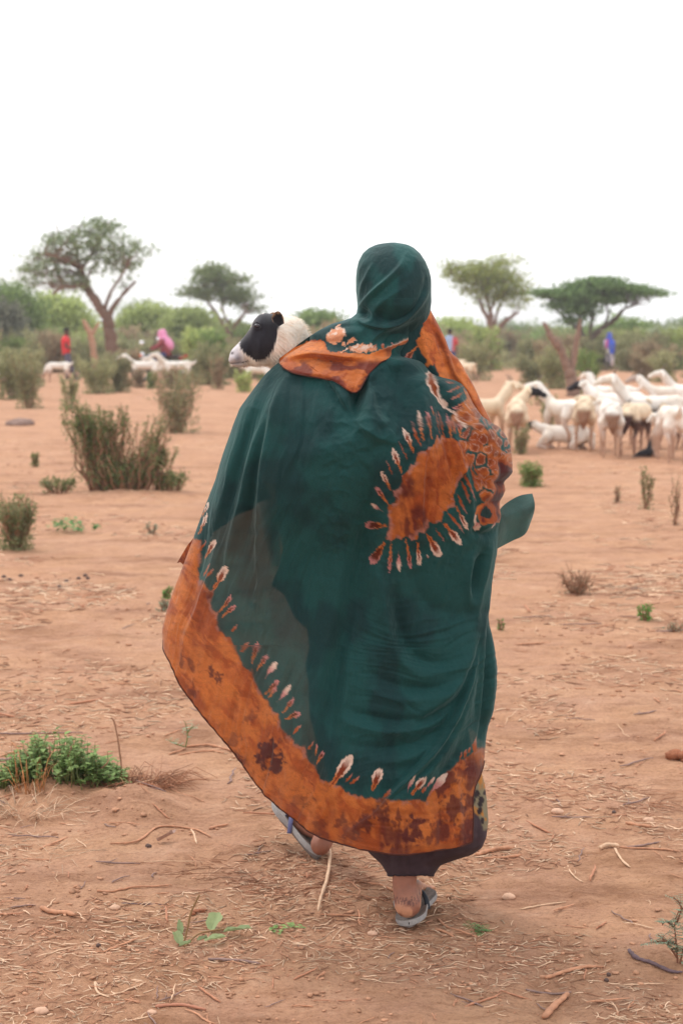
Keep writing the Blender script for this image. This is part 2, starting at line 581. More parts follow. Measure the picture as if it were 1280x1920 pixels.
def petal(C, X, Y, b, t, w, kind):
    """one resist-dyed petal from base b to tip t"""
    bx, by = b; tx, ty = t; L = math.hypot(tx - bx, ty - by)
    R = L + w
    m = (np.abs(X - (bx + tx) / 2) < R) & (np.abs(Y - (by + ty) / 2) < R)
    if not m.any(): return
    x = X[m]; yv = Y[m]
    ux, uy = (tx - bx) / L, (ty - by) / L
    jx = 3.6 * (fbm(x / 4, yv / 4, 1, 2) - 0.5); jy = 5.0 * (fbm(x / 3.4 + 5, yv / 3.4, 2, 2) - 0.5)
    x = x + jx; yv = yv + jy
    u = ((x - bx) * ux + (yv - by) * uy) / L; v = (x - bx) * -uy + (yv - by) * ux
    uc = np.clip(u, 0, 1)
    hw = w / 2 * 0.8
    if kind == 'A':
        prof = np.maximum(0.42 * np.exp(-((uc - 0.2) / 0.2) ** 2), np.clip(1 - ((uc - 0.66) / 0.36) ** 2, 0, 1) ** 0.6)
    elif kind == 'B':
        prof = 0.25 + 0.75 * sstep(0.05, 0.7, uc)
        prof = prof * np.clip((1.02 - uc) / 0.2, 0, 1) ** 0.45
    elif kind == 'C':
        prof = sstep(0.1, 0.65, uc) * np.clip((1 - uc) / 0.3, 0, 1) ** 0.6
    else:
        prof = np.sin(np.pi * uc) ** 0.8
    edge = hw * prof - np.abs(v) - np.where((u < 0) | (u > 1), 5, 0)
    if kind in 'BA' and w > 7:
        edge = edge - 2.2 * sstep(0.8, 1.0, uc) * (np.sin(v * 1.8) > 0)
    a = sstep(-0.8, 0.8, edge)
    core = sstep(0, 1.2, edge - hw * 0.42 * prof) * sstep(0.92, 0.6, uc)
    if kind == 'A':
        c = mixc(np.broadcast_to(CREAM, x.shape + (3,)), ORG, sstep(0.62, 0.30, uc))
        c = mixc(c, RUST * 1.1, core)
    elif kind == 'B':
        c = mixc(np.broadcast_to(ORG, x.shape + (3,)), PINK, sstep(0.35, 0.85, uc))
        c = mixc(c, RUST * 0.55, sstep(0, 1.4, edge - 1.2) * sstep(0.9, 0.7, uc) * sstep(0.0, 0.12, uc))
    elif kind == 'C':
        c = mixc(np.broadcast_to(PINK, x.shape + (3,)), CREAM, sstep(0.4, 0.8, uc))
    else:
        c = mixc(np.broadcast_to(ORG2, x.shape + (3,)), MAUV, sstep(0.4, 1.0, uc))
    C[m] = mixc(C[m], c, a)


INNER = [(340, 1000), (362, 1008), (374, 1013), (373, 1050), (367, 1068), (374, 1092), (386, 1088), (392, 1106), (403, 1108), (396, 1132), (402, 1146),
         (413, 1148), (411, 1172), (424, 1194), (432, 1196), (441, 1216), (450, 1238), (462, 1256), (470, 1258), (478, 1282), (494, 1308), (504, 1318),
         (512, 1332), (524, 1340), (528, 1368), (543, 1380), (556, 1396), (571, 1402), (574, 1424), (589, 1436), (600, 1462), (621, 1466), (640, 1476),
         (651, 1488), (680, 1494), (702, 1498), (722, 1497), (750, 1502), (780, 1500), (800, 1503), (806, 1488), (822, 1468), (842, 1446), (862, 1428),
         (882, 1415), (893, 1405), (925, 1400), (990, 1400), (990, 1700), (200, 1700), (200, 1000)]
STAR = [(817, 813), (810, 834), (799, 838), (789, 846), (781, 850), (777, 872), (770, 872), (763, 884), (753, 890), (755, 905), (745, 920), (735, 920),
        (741, 937), (739, 944), (729, 948), (727, 965), (731, 984), (724, 1010), (733, 1014), (741, 1010), (752, 1012), (761, 1006), (772, 1014), (780, 1012),
        (785, 995), (796, 1001), (805, 978), (816, 982), (826, 978), (830, 958), (841, 954), (853, 950), (849, 929), (861, 901), (870, 884), (881, 871),
        (905, 862), (925, 850), (925, 834), (900, 838), (880, 830), (866, 828), (856, 830), (848, 820), (836, 822), (829, 814), (823, 826)]
PET = []
for b, t, w, k in [((690, 470), (640, 155), 34, 'A'), ((670, 520), (590, 270), 26, 'S'), ((612, 585), (515, 335), 66, 'A'), ((545, 640), (465, 460), 15, 'S'),
                   ((490, 775), (400, 535), 72, 'A'), ((400, 800), (345, 665), 14, 'S'), ((382, 950), (290, 765), 54, 'A'), ((372, 1110), (235, 920), 44, 'B'),
                   ((310, 1170), (195, 1090), 44, 'C'), ((345, 1315), (145, 1298), 96, 'B'), ((328, 1480), (195, 1690), 112, 'B'), ((392, 1440), (372, 1790), 38, 'B'),
                   ((460, 1560), (472, 1770), 48, 'C'), ((530, 1440), (592, 1755), 42, 'B'), ((648, 1470), (678, 1710), 62, 'A'), ((748, 1395), (880, 1625), 108, 'A'),
                   ((830, 1330), (920, 1470), 15, 'S'), ((905, 1280), (1090, 1500), 100, 'A'), ((940, 1165), (1120, 1382), 34, 'S'), ((1035, 1110), (1158, 1355), 50, 'A'),
                   ((1040, 980), (1140, 1200), 24, 'S'), ((1080, 860), (1165, 1085), 26, 'S'), ((1100, 790), (1224, 1058), 32, 'S'), ((1160, 700), (1285, 965), 24, 'S'),
                   ((1200, 680), (1310, 900), 20, 'S'), ((775, 450), (712, 160), 48, 'B'), ((802, 222), (765, 115), 22, 'B'), ((880, 410), (822, 160), 15, 'S'),
                   ((925, 430), (852, 145), 18, 'S'), ((985, 450), (958, 200), 42, 'B'), ((1022, 395), (1008, 245), 16, 'S'), ((1080, 420), (1065, 290), 46, 'B'),
                   ((760, 1640), (745, 1600), 20, 'C')]:
    q = 5.333
    PET.append(((660 + b[0] / q, 740 + b[1] / q), (660 + t[0] / q, 740 + t[1] / q), max(w / q, 3.2), k))
PET += [((379, 969), (392, 942), 7, 'A'), ((371, 1003), (390, 962), 10, 'A'), ((371, 1034), (384, 1012), 4, 'S'), ((379, 1047), (407, 1013), 16, 'A'),
        ((382, 1081), (398, 1055), 6, 'S'), ((390, 1084), (404, 1066), 5, 'S'), ((402, 1106), (428, 1060), 21, 'A'), ((415, 1148), (438, 1116), 9, 'B'),
        ((417, 1159), (444, 1135), 9, 'B'), ((434, 1186), (446, 1171), 4.5, 'S'), ((450, 1224), (468, 1202), 7, 'S'), ((470, 1245), (484, 1205), 12, 'B'),
        ((479, 1259), (502, 1228), 10, 'B'), ((495, 1273), (520, 1241), 14, 'C'), ((496, 1304), (524, 1276), 10, 'B'), ((503, 1310), (519, 1288), 7, 'B'),
        ((519, 1318), (545, 1284), 13, 'C'), ((530, 1338), (551, 1309), 8, 'B'), ((534, 1349), (564, 1336), 12, 'B'), ((550, 1375), (564, 1359), 8, 'S'),
        ((576, 1405), (588, 1391), 6, 'S'), ((590, 1416), (594, 1395), 5, 'B'), ((592, 1434), (606, 1408), 9, 'B'), ((618, 1478), (660, 1416), 27, 'A'),
        ((647, 1467), (662, 1449), 5, 'S'), ((656, 1471), (674, 1455), 7, 'S'), ((697, 1484), (712, 1441), 24, 'A'), ((718, 1497), (734, 1480), 9, 'S'),
        ((761, 1486), (773, 1454), 10, 'C'), ((769, 1490), (793, 1457), 18, 'A'), ((787, 1487), (799, 1475), 10, 'S'), ((797, 1478), (814, 1457), 12, 'C'),
        ((806, 1492), (838, 1450), 18, 'C'), ((863, 1424), (866, 1410), 5, 'S'), ((871, 1421), (874, 1405), 6, 'S'), ((878, 1413), (881, 1400), 5, 'S'),
        ((888, 1412), (894, 1382), 12, 'S')]


def dye_shawl(X, Y):
    C = np.broadcast_to(TEAL, X.shape + (3,)).copy()
    C = mixc(C, TEAL2, sstep(0.35, 0.7, fbm(X / 60, Y / 90, 2, 4)) * 0.9)
    # faded specks
    jx = 5 * (fbm(X / 7, Y / 7, 3, 3) - 0.5); jy = 9 * (fbm(X / 6 + 3, Y / 9, 4, 3) - 0.5)
    # border
    sd = sdpoly(X + jx, Y + jy, INNER)
    m = sstep(1.3, -1.3, sd)
    O = orange_dye(X, Y, 0.95)
    low = sstep(1500, 1560, Y) * sstep(560, 640, X) + sstep(800, 840, X) * sstep(1380, 1440, Y)
    O2 = orange_dye(X * 1.5 + 300, Y * 0.45, 0.1, 0.35)
    O = mixc(O, O2, np.clip(low, 0, 1) * (Y > 1380))
    O = mixc(O, MAUV * 0.8, sstep(-9, -1, sd) * sstep(0.48, 0.62, fbm(X / 12, Y / 12, 1, 3)) * 0.75)
    for cx_, cy_, rr_, kk in [(503, 1408, 24, 1), (519, 1434, 16, 1), (398, 1262, 9, .8), (408, 1270, 8, .8), (362, 1300, 12, .6), (640, 1538, 15, .7), (680, 1546, 20, .8), (712, 1528, 15, .75), (742, 1534, 12, .7), (652, 1560, 18, .6),
                             (775, 1556, 24, .9), (832, 1466, 22, .75), (852, 1516, 24, .8), (872, 1560, 22, .7), (822, 1560, 22, .7), (868, 1450, 12, .5), (470, 1350, 14, .5), (440, 1385, 14, .5), (345, 1240, 10, .6), (560, 1500, 14, .4),
                             (745, 1575, 18, .5), (600, 1545, 14, .5)]:
        q_ = np.hypot(X + 4 * jx - cx_, (Y + 3 * jy - cy_) * 0.85 + 0.35 * (X - cx_)) / rr_
        q_ = q_ + 1.5 * (fbm(X / 11 + cx_, Y / 11, 5, 4) - 0.5)
        O = mixc(O, PURP * 0.95, sstep(1.0, 0.55, q_) * kk)
    # hem darkening of the dye at the rolled edge
    C = mixc(C, O, m)
    C = mixc(C, ORG2 * 0.5 + TEAL * 0.5, np.exp(-(sd / 2.2) ** 2) * 0.35)
    # star medallion
    sd = sdpoly(X + jx * 0.9, Y + jy * 0.8, STAR)
    m = sstep(1.2, -1.2, sd)
    O = orange_dye(X * 1.2 + 500, Y * 0.8, 1.35)
    O = mixc(O, MAUV, sstep(-11, -1, sd) * sstep(0.46, 0.6, fbm(X / 10 + 8, Y / 10, 3, 3)) * 0.8)
    O = mixc(O, RUST, np.exp(-((X - 800) / 14) ** 2 - ((Y - 905) / 26) ** 2) * 0.6)
    C = mixc(C, O, m)
    # honeycomb of tied cells over the upper arm
    ctr = [(851, 797), (868, 783), (872, 812), (890, 800), (903, 822), (885, 838), (915, 845), (920, 868), (905, 885), (893, 905), (917, 905), (935, 830), (944, 815),
           (938, 855), (951, 846), (908, 935), (880, 762), (902, 790), (926, 800), (950, 880), (925, 885), (868, 836), (880, 858), (900, 862), (914, 815),
           (925, 850), (935, 875), (862, 800), (884, 818), (945, 832), (915, 790), (890, 780), (955, 862)]
    wx = X + 7 * (fbm(X / 8, Y / 8, 5, 3) - 0.5); wy = Y + 7 * (fbm(X / 8 + 5, Y / 8, 6, 3) - 0.5)
    d1 = np.full(X.shape, 1e3); d2 = d1.copy()
    for cx_, cy_ in ctr:
        d = np.hypot(wx - cx_, (wy - cy_) * 0.9)
        d2 = np.minimum(d2, np.maximum(d1, d)); d1 = np.minimum(d1, d)
    cell = sdpoly(wx, wy, [(846, 785), (858, 760), (872, 748), (868, 728), (880, 735), (900, 765), (925, 790), (955, 825), (966, 870), (960, 895), (940, 905), (925, 930),
                           (905, 945), (890, 915), (884, 880), (870, 850), (850, 815)])
    mm = sstep(2, -2, cell)
    gap = d2 - d1
    teal_line = sstep(5.5, 2.0, gap) * sstep(0.40, 0.52, fbm(X / 22, Y / 22, 1, 2))
    O = orange_dye(X + 90, Y + 40, 0.6, 0.1)
    O = mixc(O, RUST, sstep(11, 4, d1) * sstep(0.45, 0.6, fbm(X / 30 + 2, Y / 30, 3, 2)) * 0.8)
    O = mixc(O, CREAM * 0.8, np.exp(-((gap - 6.5) / 1.2) ** 2) * 0.45)
    O = mixc(O, TEAL, teal_line)
    C = mixc(C, O, mm)
    # rust sleeve edge
    sl = sdpoly(wx, wy, [(930, 860), (946, 862), (965, 880), (960, 900), (948, 912), (948, 930), (938, 952), (940, 978), (925, 980), (903, 985), (896, 978), (893, 960),
                         (902, 945), (915, 940), (925, 915), (928, 885)])
    O = mixc(np.broadcast_to(ORG2, X.shape + (3,)), PURP * 1.1, sstep(-3, -7, sl) * sstep(0.3, 0.55, fbm(X / 20, Y / 34, 2, 3)))
    O = mixc(O, ORG, sstep(-2.5, -0.5, sl) * 0.7)
    C = mixc(C, O, sstep(1, -1, sl))
    C = mixc(C, TEAL2 * 0.7, sstep(1, -1, sdpoly(wx, wy, [(898, 962), (908, 950), (922, 962), (916, 972), (900, 970)])))
    # pale stitched line with a torn flower on the shoulder
    d, _, pos = seg_dist(X + jx, Y + jy, [(838, 762), (830, 752), (848, 772), (862, 790), (870, 800)])
    C = mixc(C, CREAM, sstep(2.0, 0.8, d - 2.2 * (vnoise(X / 2.5, Y / 2.5, 3) - 0.4)) * 0.9)
    fl = sdpoly(X + jx * 1.3, Y + jy, [(794, 700), (806, 698), (812, 710), (822, 730), (826, 746), (838, 762), (824, 750), (812, 738), (804, 728), (796, 715)])
    C = mixc(C, CREAM, sstep(3.5, 1.5, fl)); C = mixc(C, ORG2 * 0.8, sstep(0, -3, fl))
    for b, t, w in [((868, 722), (832, 735), 3.5), ((866, 736), (840, 748), 5), ((852, 718), (834, 716), 3.5), ((866, 752), (850, 764), 6)]:
        petal(C, X, Y, b, t, w, 'S')
    petal(C, X, Y, (866, 752), (848, 768), 9, 'B')
    for b, t, w, k in PET: petal(C, X, Y, b, t, w, k)
    # claw shaped resist mark under the sleeve
    d, _, pos = seg_dist(X + jx * .6, Y + jy * .4, [(903, 947), (895, 952), (889, 965), (889, 978), (895, 988)])
    C = mixc(C, np.where(pos[..., None] < 0.5, ORG, CREAM), sstep(3.2, 1.4, d))
    petal(C, X, Y, (890, 975), (898, 994), 13, 'C'); petal(C, X, Y, (928, 975), (922, 990), 8, 'C')
    return np.clip(C, 0, 1)


# --- cloth material: dyed cotton voile, thin enough to let light through
def cloth_material(name, trl, trp):
    m = bpy.data.materials.new(name); m.use_nodes = True
    t = m.node_tree; N = t.nodes; L = t.links; p = N["Principled BSDF"]
    p.inputs['Roughness'].default_value = 0.78; p.inputs['Specular IOR Level'].default_value = 0.22
    p.inputs['Sheen Weight'].default_value = 0.25; p.inputs['Sheen Roughness'].default_value = 0.4
    p.inputs['Sheen Tint'].default_value = (0.55, 0.9, 0.88, 1)
    a = N.new("ShaderNodeAttribute"); a.attribute_name = "col"
    tcn = N.new("ShaderNodeTexCoord")
    n = N.new("ShaderNodeTexNoise"); n.inputs['Scale'].default_value = 420; n.inputs['Detail'].default_value = 3
    L.new(tcn.outputs['Object'], n.inputs['Vector'])
    r = N.new("ShaderNodeMapRange"); r.inputs[1].default_value = 0.3; r.inputs[2].default_value = 0.7; r.inputs[3].default_value = 0.86; r.inputs[4].default_value = 1.14
    L.new(n.outputs['Fac'], r.inputs[0])
    v = N.new("ShaderNodeVectorMath"); v.operation = 'SCALE'; L.new(a.outputs['Color'], v.inputs[0]); L.new(r.outputs[0], v.inputs['Scale'])
    L.new(v.outputs[0], p.inputs['Base Color'])
    n2 = N.new("ShaderNodeTexNoise"); n2.inputs['Scale'].default_value = 55; n2.inputs['Detail'].default_value = 6; n2.inputs['Distortion'].default_value = 0.6
    mpp = N.new("ShaderNodeMapping"); mpp.inputs['Scale'].default_value = (1.0, 1.0, 0.45); mpp.inputs['Rotation'].default_value = (0, 0.5, 0)
    L.new(tcn.outputs['Object'], mpp.inputs['Vector']); L.new(mpp.outputs[0], n2.inputs['Vector'])
    b = N.new("ShaderNodeBump"); b.inputs['Strength'].default_value = 0.55; b.inputs['Distance'].default_value = 0.005
    L.new(n2.outputs['Fac'], b.inputs['Height'])
    b2 = N.new("ShaderNodeBump"); b2.inputs['Strength'].default_value = 0.3; b2.inputs['Distance'].default_value = 0.0006
    L.new(n.outputs['Fac'], b2.inputs['Height']); L.new(b.outputs[0], b2.inputs['Normal']); L.new(b2.outputs[0], p.inputs['Normal'])
    tr = N.new("ShaderNodeBsdfTranslucent"); L.new(v.outputs[0], tr.inputs['Color'])
    m1 = N.new("ShaderNodeMixShader"); m1.inputs[0].default_value = trl
    L.new(p.outputs[0], m1.inputs[1]); L.new(tr.outputs[0], m1.inputs[2])
    tp = N.new("ShaderNodeBsdfTransparent"); tp.inputs[0].default_value = (1, 1, 1, 1)
    m2 = N.new("ShaderNodeMixShader"); m2.inputs[0].default_value = trp
    L.new(m1.outputs[0], m2.inputs[1]); L.new(tp.outputs[0], m2.inputs[2])
    L.new(m2.outputs[0], N["Material Output"].inputs['Surface'])
    return m


CLOTH = cloth_material("dyed_cotton", 0.25, 0.045)
CLOTH2 = cloth_material("dyed_cotton_doubled", 0.04, 0.0)
woman = empty("person", at(757, 1712, 4.3) * np.array([1, 1, 0]), "woman seen from behind in a long dark green and orange tie dyed shawl, walking away", "person")

# silhouettes in photo pixels, as functions of the row
XL = smooth_itp([(560, 690), (600, 655), (640, 580), (660, 548), (682, 519), (700, 500), (740, 470), (765, 451), (800, 437), (850, 420), (900, 405), (943, 387), (985, 371),
                 (1008, 362), (1030, 354), (1060, 344), (1080, 337), (1110, 325), (1150, 312), (1180, 304), (1210, 306), (1235, 317), (1262, 328), (1285, 339), (1310, 357),
                 (1345, 384), (1385, 418), (1420, 446), (1455, 471), (1492, 499), (1510, 519), (1530, 545), (1556, 575), (1571, 602), (1583, 640), (1590, 668), (1597, 700), (1603, 735)], 3)
XLV = smooth_itp([(560, 690), (600, 655), (640, 580), (660, 548), (682, 519), (700, 500), (740, 470), (765, 451), (800, 437), (850, 420), (900, 405), (943, 387), (985, 371),
                  (1060, 344), (1110, 325), (1150, 312), (1180, 304), (1260, 310), (1350, 352), (1450, 440), (1550, 520), (1640, 560)], 3)
XR = smooth_itp([(560, 790), (600, 782), (640, 766), (660, 748), (668, 746), (672, 764), (676, 780), (682, 790), (690, 797), (700, 806), (708, 830), (713, 852), (720, 866),
                 (730, 873), (760, 886), (780, 900), (793, 920), (800, 934), (815, 946), (835, 955), (855, 958), (885, 960), (895, 954), (905, 946), (920, 946), (935, 940),
                 (950, 936), (970, 937), (1000, 934), (1040, 929), (1100, 917), (1150, 912), (1200, 923), (1248, 931), (1290, 930), (1330, 925), (1360, 915), (1390, 905),
                 (1412, 896), (1430, 897), (1460, 893), (1500, 886), (1560, 885), (1582, 884), (1590, 850), (1597, 800), (1603, 765)], 2)
XRV = smooth_itp([(560, 790), (600, 782), (640, 766), (660, 748), (668, 746), (672, 764), (676, 780), (682, 790), (690, 797), (700, 806), (708, 830), (713, 852), (720, 866),
                  (730, 873), (760, 886), (780, 900), (793, 920), (800, 934), (815, 946), (835, 955), (855, 958), (885, 960), (895, 954), (905, 946), (920, 946), (935, 940),
                  (950, 936), (970, 937), (1000, 934), (1040, 929), (1100, 917), (1150, 912), (1200, 923), (1248, 931), (1290, 930), (1330, 925), (1360, 915), (1390, 910),
                  (1430, 908), (1500, 915), (1640, 925)], 2)
DB = smooth_itp([(560, .02), (600, .05), (640, .085), (670, .11), (700, .14), (740, .19), (790, .235), (850, .262), (900, .262), (960, .24), (1040, .205), (1120, .19), (1200, .19),
                 (1300, .205), (1400, .225), (1500, .235), (1560, .24), (1640, .245)], 9)


def body_Y(X, Y):
    """distance of the draped back at photo pixel X, Y (before folds)"""
    l = XLV(Y); r = XRV(Y); c = (l + r) / 2; w = (r - l) / 2
    t = np.clip((X - c) / w, -1, 1)
    return Y0 - DB(Y) * np.clip(1 - t * t, 0, 1) ** 0.42


STROKES = [
    ([(512, 690), (478, 760), (446, 850), (418, 945), (398, 1010)], 16, 9, 18),
    ([(530, 700), (498, 790), (476, 850), (452, 950), (434, 1020), (424, 1090)], 13, 16, 9),
    ([(548, 690), (520, 760), (497, 860), (489, 960), (487, 1060), (492, 1160)], 13, 14, 7),
    ([(480, 760), (455, 850), (432, 950)], -11, 10, 10),
    ([(510, 780), (482, 870), (468, 960), (455, 1040)], -12, 10, 10),
    ([(395, 960), (375, 1060), (352, 1150)], -8, 8, 14),
    ([(440, 1090), (400, 1180), (380, 1260)], 10, 20, 20),
    ([(420, 1010), (390, 1090), (360, 1180), (350, 1240)], 9, 10, 12),
    ([(600, 700), (628, 722), (645, 755), (668, 790), (700, 815), (740, 830)], 13, 22, 9),
    ([(615, 712), (632, 742), (650, 772), (680, 806)], -7, 9, 7),
    ([(684, 700), (676, 732), (664, 760), (668, 790)], -26, 14, 12),
    ([(700, 690), (692, 722), (700, 770), (726, 800)], 14, 8, 18),
    ([(724, 688), (745, 678), (772, 690), (795, 716)], 16, 26, 20),
    ([(740, 700), (748, 760), (760, 830)], -9, 16, 16),
    ([(770, 700), (790, 760), (800, 830), (806, 900)], 12, 18, 18),
    ([(808, 712), (836, 760), (870, 800)], -10, 9, 12),
    ([(830, 720), (862, 760), (900, 800), (935, 850)], 16, 16, 20),
    ([(560, 860), (640, 830), (720, 820)], 6, 30, 26),
    ([(590, 1000), (620, 930), (680, 870)], 5, 20, 30),
    ([(560, 1010), (600, 960), (660, 900)], -4, 16, 16),
    ([(690, 860), (690, 960), (672, 1080), (648, 1200), (622, 1320), (612, 1400)], -22, 26, 30),
    ([(640, 1080), (615, 1200), (590, 1320), (592, 1400)], 13, 22, 18),
    ([(668, 1140), (650, 1260), (640, 1360)], 12, 12, 16),
    ([(700, 1060), (716, 1120), (724, 1180), (718, 1240)], 10, 12, 14),
    ([(742, 1090), (746, 1150), (766, 1210), (800, 1240), (850, 1240)], -12, 13, 16),
    ([(720, 1100), (726, 1190), (770, 1260), (830, 1262), (880, 1236)], 8, 14, 12),
    ([(760, 1060), (800, 1130), (850, 1150), (890, 1140)], -8, 16, 16),
    ([(690, 1260), (750, 1286), (820, 1290), (870, 1262)], -9, 10, 12),
    ([(680, 1290), (750, 1312), (820, 1306), (868, 1276)], 9, 9, 12),
    ([(650, 1330), (730, 1350), (800, 1344), (850, 1310)], -10, 9, 12),
    ([(640, 1352), (720, 1374), (800, 1362), (850, 1326)], 9, 9, 11),
    ([(640, 1396), (720, 1402), (790, 1388), (830, 1356)], -9, 10, 12),
    ([(700, 1430), (760, 1424), (810, 1396)], 7, 9, 10),
    ([(932, 1040), (906, 1150), (880, 1232), (848, 1292), (800, 1336), (740, 1370)], 18, 9, 20),
    ([(915, 1110), (898, 1220), (872, 1296), (826, 1386), (778, 1446), (738, 1486), (700, 1528), (654, 1560)], 27, 18, 4.5),
    ([(908, 1150), (892, 1250), (862, 1330), (818, 1410), (770, 1466), (730, 1500), (690, 1540)], -13, 6, 12),
    ([(892, 1236), (868, 1310), (830, 1380), (790, 1430)], 9, 5, 6),
    ([(880, 1300), (850, 1380), (800, 1450), (770, 1500), (720, 1560)], 9, 14, 14),
    ([(860, 1400), (820, 1470), (780, 1540)], -8, 10, 12),
    ([(905, 1035), (890, 1075), (884, 1120)], -24, 8, 7),
    ([(884, 1040), (876, 1080), (876, 1120), (884, 1146)], 16, 12, 7),
    ([(920, 1020), (908, 1070), (896, 1120), (888, 1170)], 16, 7, 9),
    ([(936, 985), (916, 1000), (896, 998), (886, 985)], -14, 8, 8),
    ([(940, 960), (915, 985), (892, 1012)], 9, 7, 7),
    ([(912, 1158), (915, 1230), (914, 1300), (907, 1360), (897, 1395)], -34, 6, 5),
    ([(921, 1190), (925, 1260), (921, 1330), (910, 1380)], 10, 5, 6),
    ([(900, 1190), (897, 1280), (893, 1360)], -14, 9, 9),
    ([(930, 870), (915, 920), (905, 950)], 10, 10, 10),
    ([(925, 840), (940, 880), (935, 920)], -8, 7, 7),
    ([(956, 895), (935, 905), (915, 900)], -13, 7, 7),
    ([(946, 936), (926, 942), (905, 938)], -9, 6, 6),
    ([(948, 860), (930, 850), (905, 855)], 8, 8, 8),
    ([(850, 1440), (858, 1510), (862, 1580)], 8, 9, 9),
    ([(820, 1480), (826, 1540), (828, 1590)], -7, 9, 9),
    ([(600, 1440), (630, 1500), (650, 1570)], 7, 18, 18),
    ([(500, 1300), (530, 1400), (560, 1520)], 7, 22, 22),
    ([(560, 1350), (590, 1440), (610, 1540)], -7, 18, 18),
    ([(450, 1200), (470, 1300), (500, 1420)], -6, 22, 22),
    ([(345, 1130), (350, 1220), (380, 1300), (420, 1370)], 6, 14, 14),
    ([(796, 790), (793, 850), (789, 930), (790, 1010)], 7, 4, 12),
    ([(826, 800), (842, 860), (858, 920)], -5, 6, 6),
    ([(846, 800), (862, 860), (880, 930), (884, 990)], 8, 7, 9),
]


def shawl_relief(Xp, Yp):
    H = folds(Xp, Yp, STROKES)
    H *= 2.2 - 0.75 * sstep(1020, 1120, Yp); H += 0.010 * (fbm(Xp / 60 + Yp / 400, Yp / 170, 1, 3) - 0.5) + 0.0055 * (fbm(Xp / 16 + Yp / 60, Yp / 44, 2, 3) - 0.5) + 0.0022 * (fbm(Xp / 7, Yp / 13, 4, 3) - 0.5)
    rad = np.hypot(Xp - 770, (Yp - 860) * 0.9)
    q1 = fbm(rad / 15 + 3 * fbm(Xp / 90, Yp / 90, 3, 2), np.arctan2(Xp - 770, Yp - 860) * 2.4 + 5, 5, 3)
    q2 = fbm((Xp + (Yp - 700) * 0.26) / 17 + 2 * fbm(Xp / 80, Yp / 120, 1, 2), Yp / 210, 6, 3)
    H += (0.0012 + 0.0045 * fbm(Xp / 70, Yp / 50, 2, 2)) * (1 - np.abs(2 * q1 - 1) * 2.2) * sstep(1080, 1200, Yp) * sstep(600, 700, Xp)
    H += 0.0060 * (1 - np.abs(2 * q2 - 1) * 2.2) * (sstep(640, 520, Xp) * sstep(690, 760, Yp) + 0.7 * sstep(1250, 1400, Yp) * sstep(640, 600, Xp)) * 0.8
    q3 = fbm(Xp / 30 + Yp / 50, Yp / 26 - Xp / 90, 7, 3)
    H += 0.0035 * (1 - np.abs(2 * q3 - 1) * 2.2) * sstep(560, 640, Xp) * sstep(1150, 1000, Yp)
    return H


def shawl():
    nr, nc = 500, 640
    r_ = np.linspace(602, 1602.5, nr)
    l = XL(r_); rr = XR(r_); lv = XLV(r_); rv = XRV(r_)
    c = (lv + rv) / 2; w = (rv - lv) / 2
    tha = np.arccos(np.clip((c - l) / w, -1, 1))
    thb = np.arccos(np.clip((c - rr) / w, -1, 1))
    ext_l = np.interp(r_, [600, 680, 900, 1000, 1120, 1240], [0.9, 1.2, 1.2, 0.5, 0.3, 0.0])
    ext_r = np.interp(r_, [600, 660, 720, 800, 1100, 1340, 1400, 1470], [0.5, 0.6, 0.9, 1.25, 1.2, 0.8, 0.3, 0.0])
    tha = tha - ext_l; thb = thb + ext_r
    s_ = np.linspace(0, 1, nc)
    TH_ = tha[:, None] + (thb - tha)[:, None] * s_[None, :]
    Xp = c[:, None] - w[:, None] * np.cos(TH_)
    Yp = np.repeat(r_[:, None], nc, 1)
    sn = np.sin(TH_)
    d = np.where(sn >= 0, DB(Yp) * np.abs(sn) ** 0.84, -0.20 * np.abs(sn))
    H = shawl_relief(Xp, Yp)
    # hem and sides ripple less at the silhouette so the outline stays as cut
    H = H * (0.35 + 0.65 * np.clip(np.abs(sn), 0, 1))
    Yd = Y0 - d - H * np.clip(sn + 0.3, 0, 1)
    Xd = Xp - np.cos(TH_) * H / PXM * 0.6
    Yrow = Yp + 1.6 * (vnoise(Xp / 26, Yp / 26, 5) - 0.5) * sstep(1560, 1602, Yp)
    V = at(Xd, Yrow, Yd)
    C = dye_shawl(Xp, Yp)
    b = MB(); b.grid(V, C)
    o = b.build("shawl", CLOTH, woman)
    # rolled hem along the lower left edge
    lo = V[:, 0][(r_ > 1178)]
    lo2 = V[-1, ::8]
    rt = V[:, -1][(r_ > 1425)][::-1]
    hem = MB()
    path = np.vstack([lo[::3], lo2[1:-1], rt[::4]])
    hem.tube(path, 0.0022, 6)
    h = hem.build("hem", material("hem_thread", lin(74, 38, 30), 0.9), None)
    h.parent = o
    return o


sh = shawl()

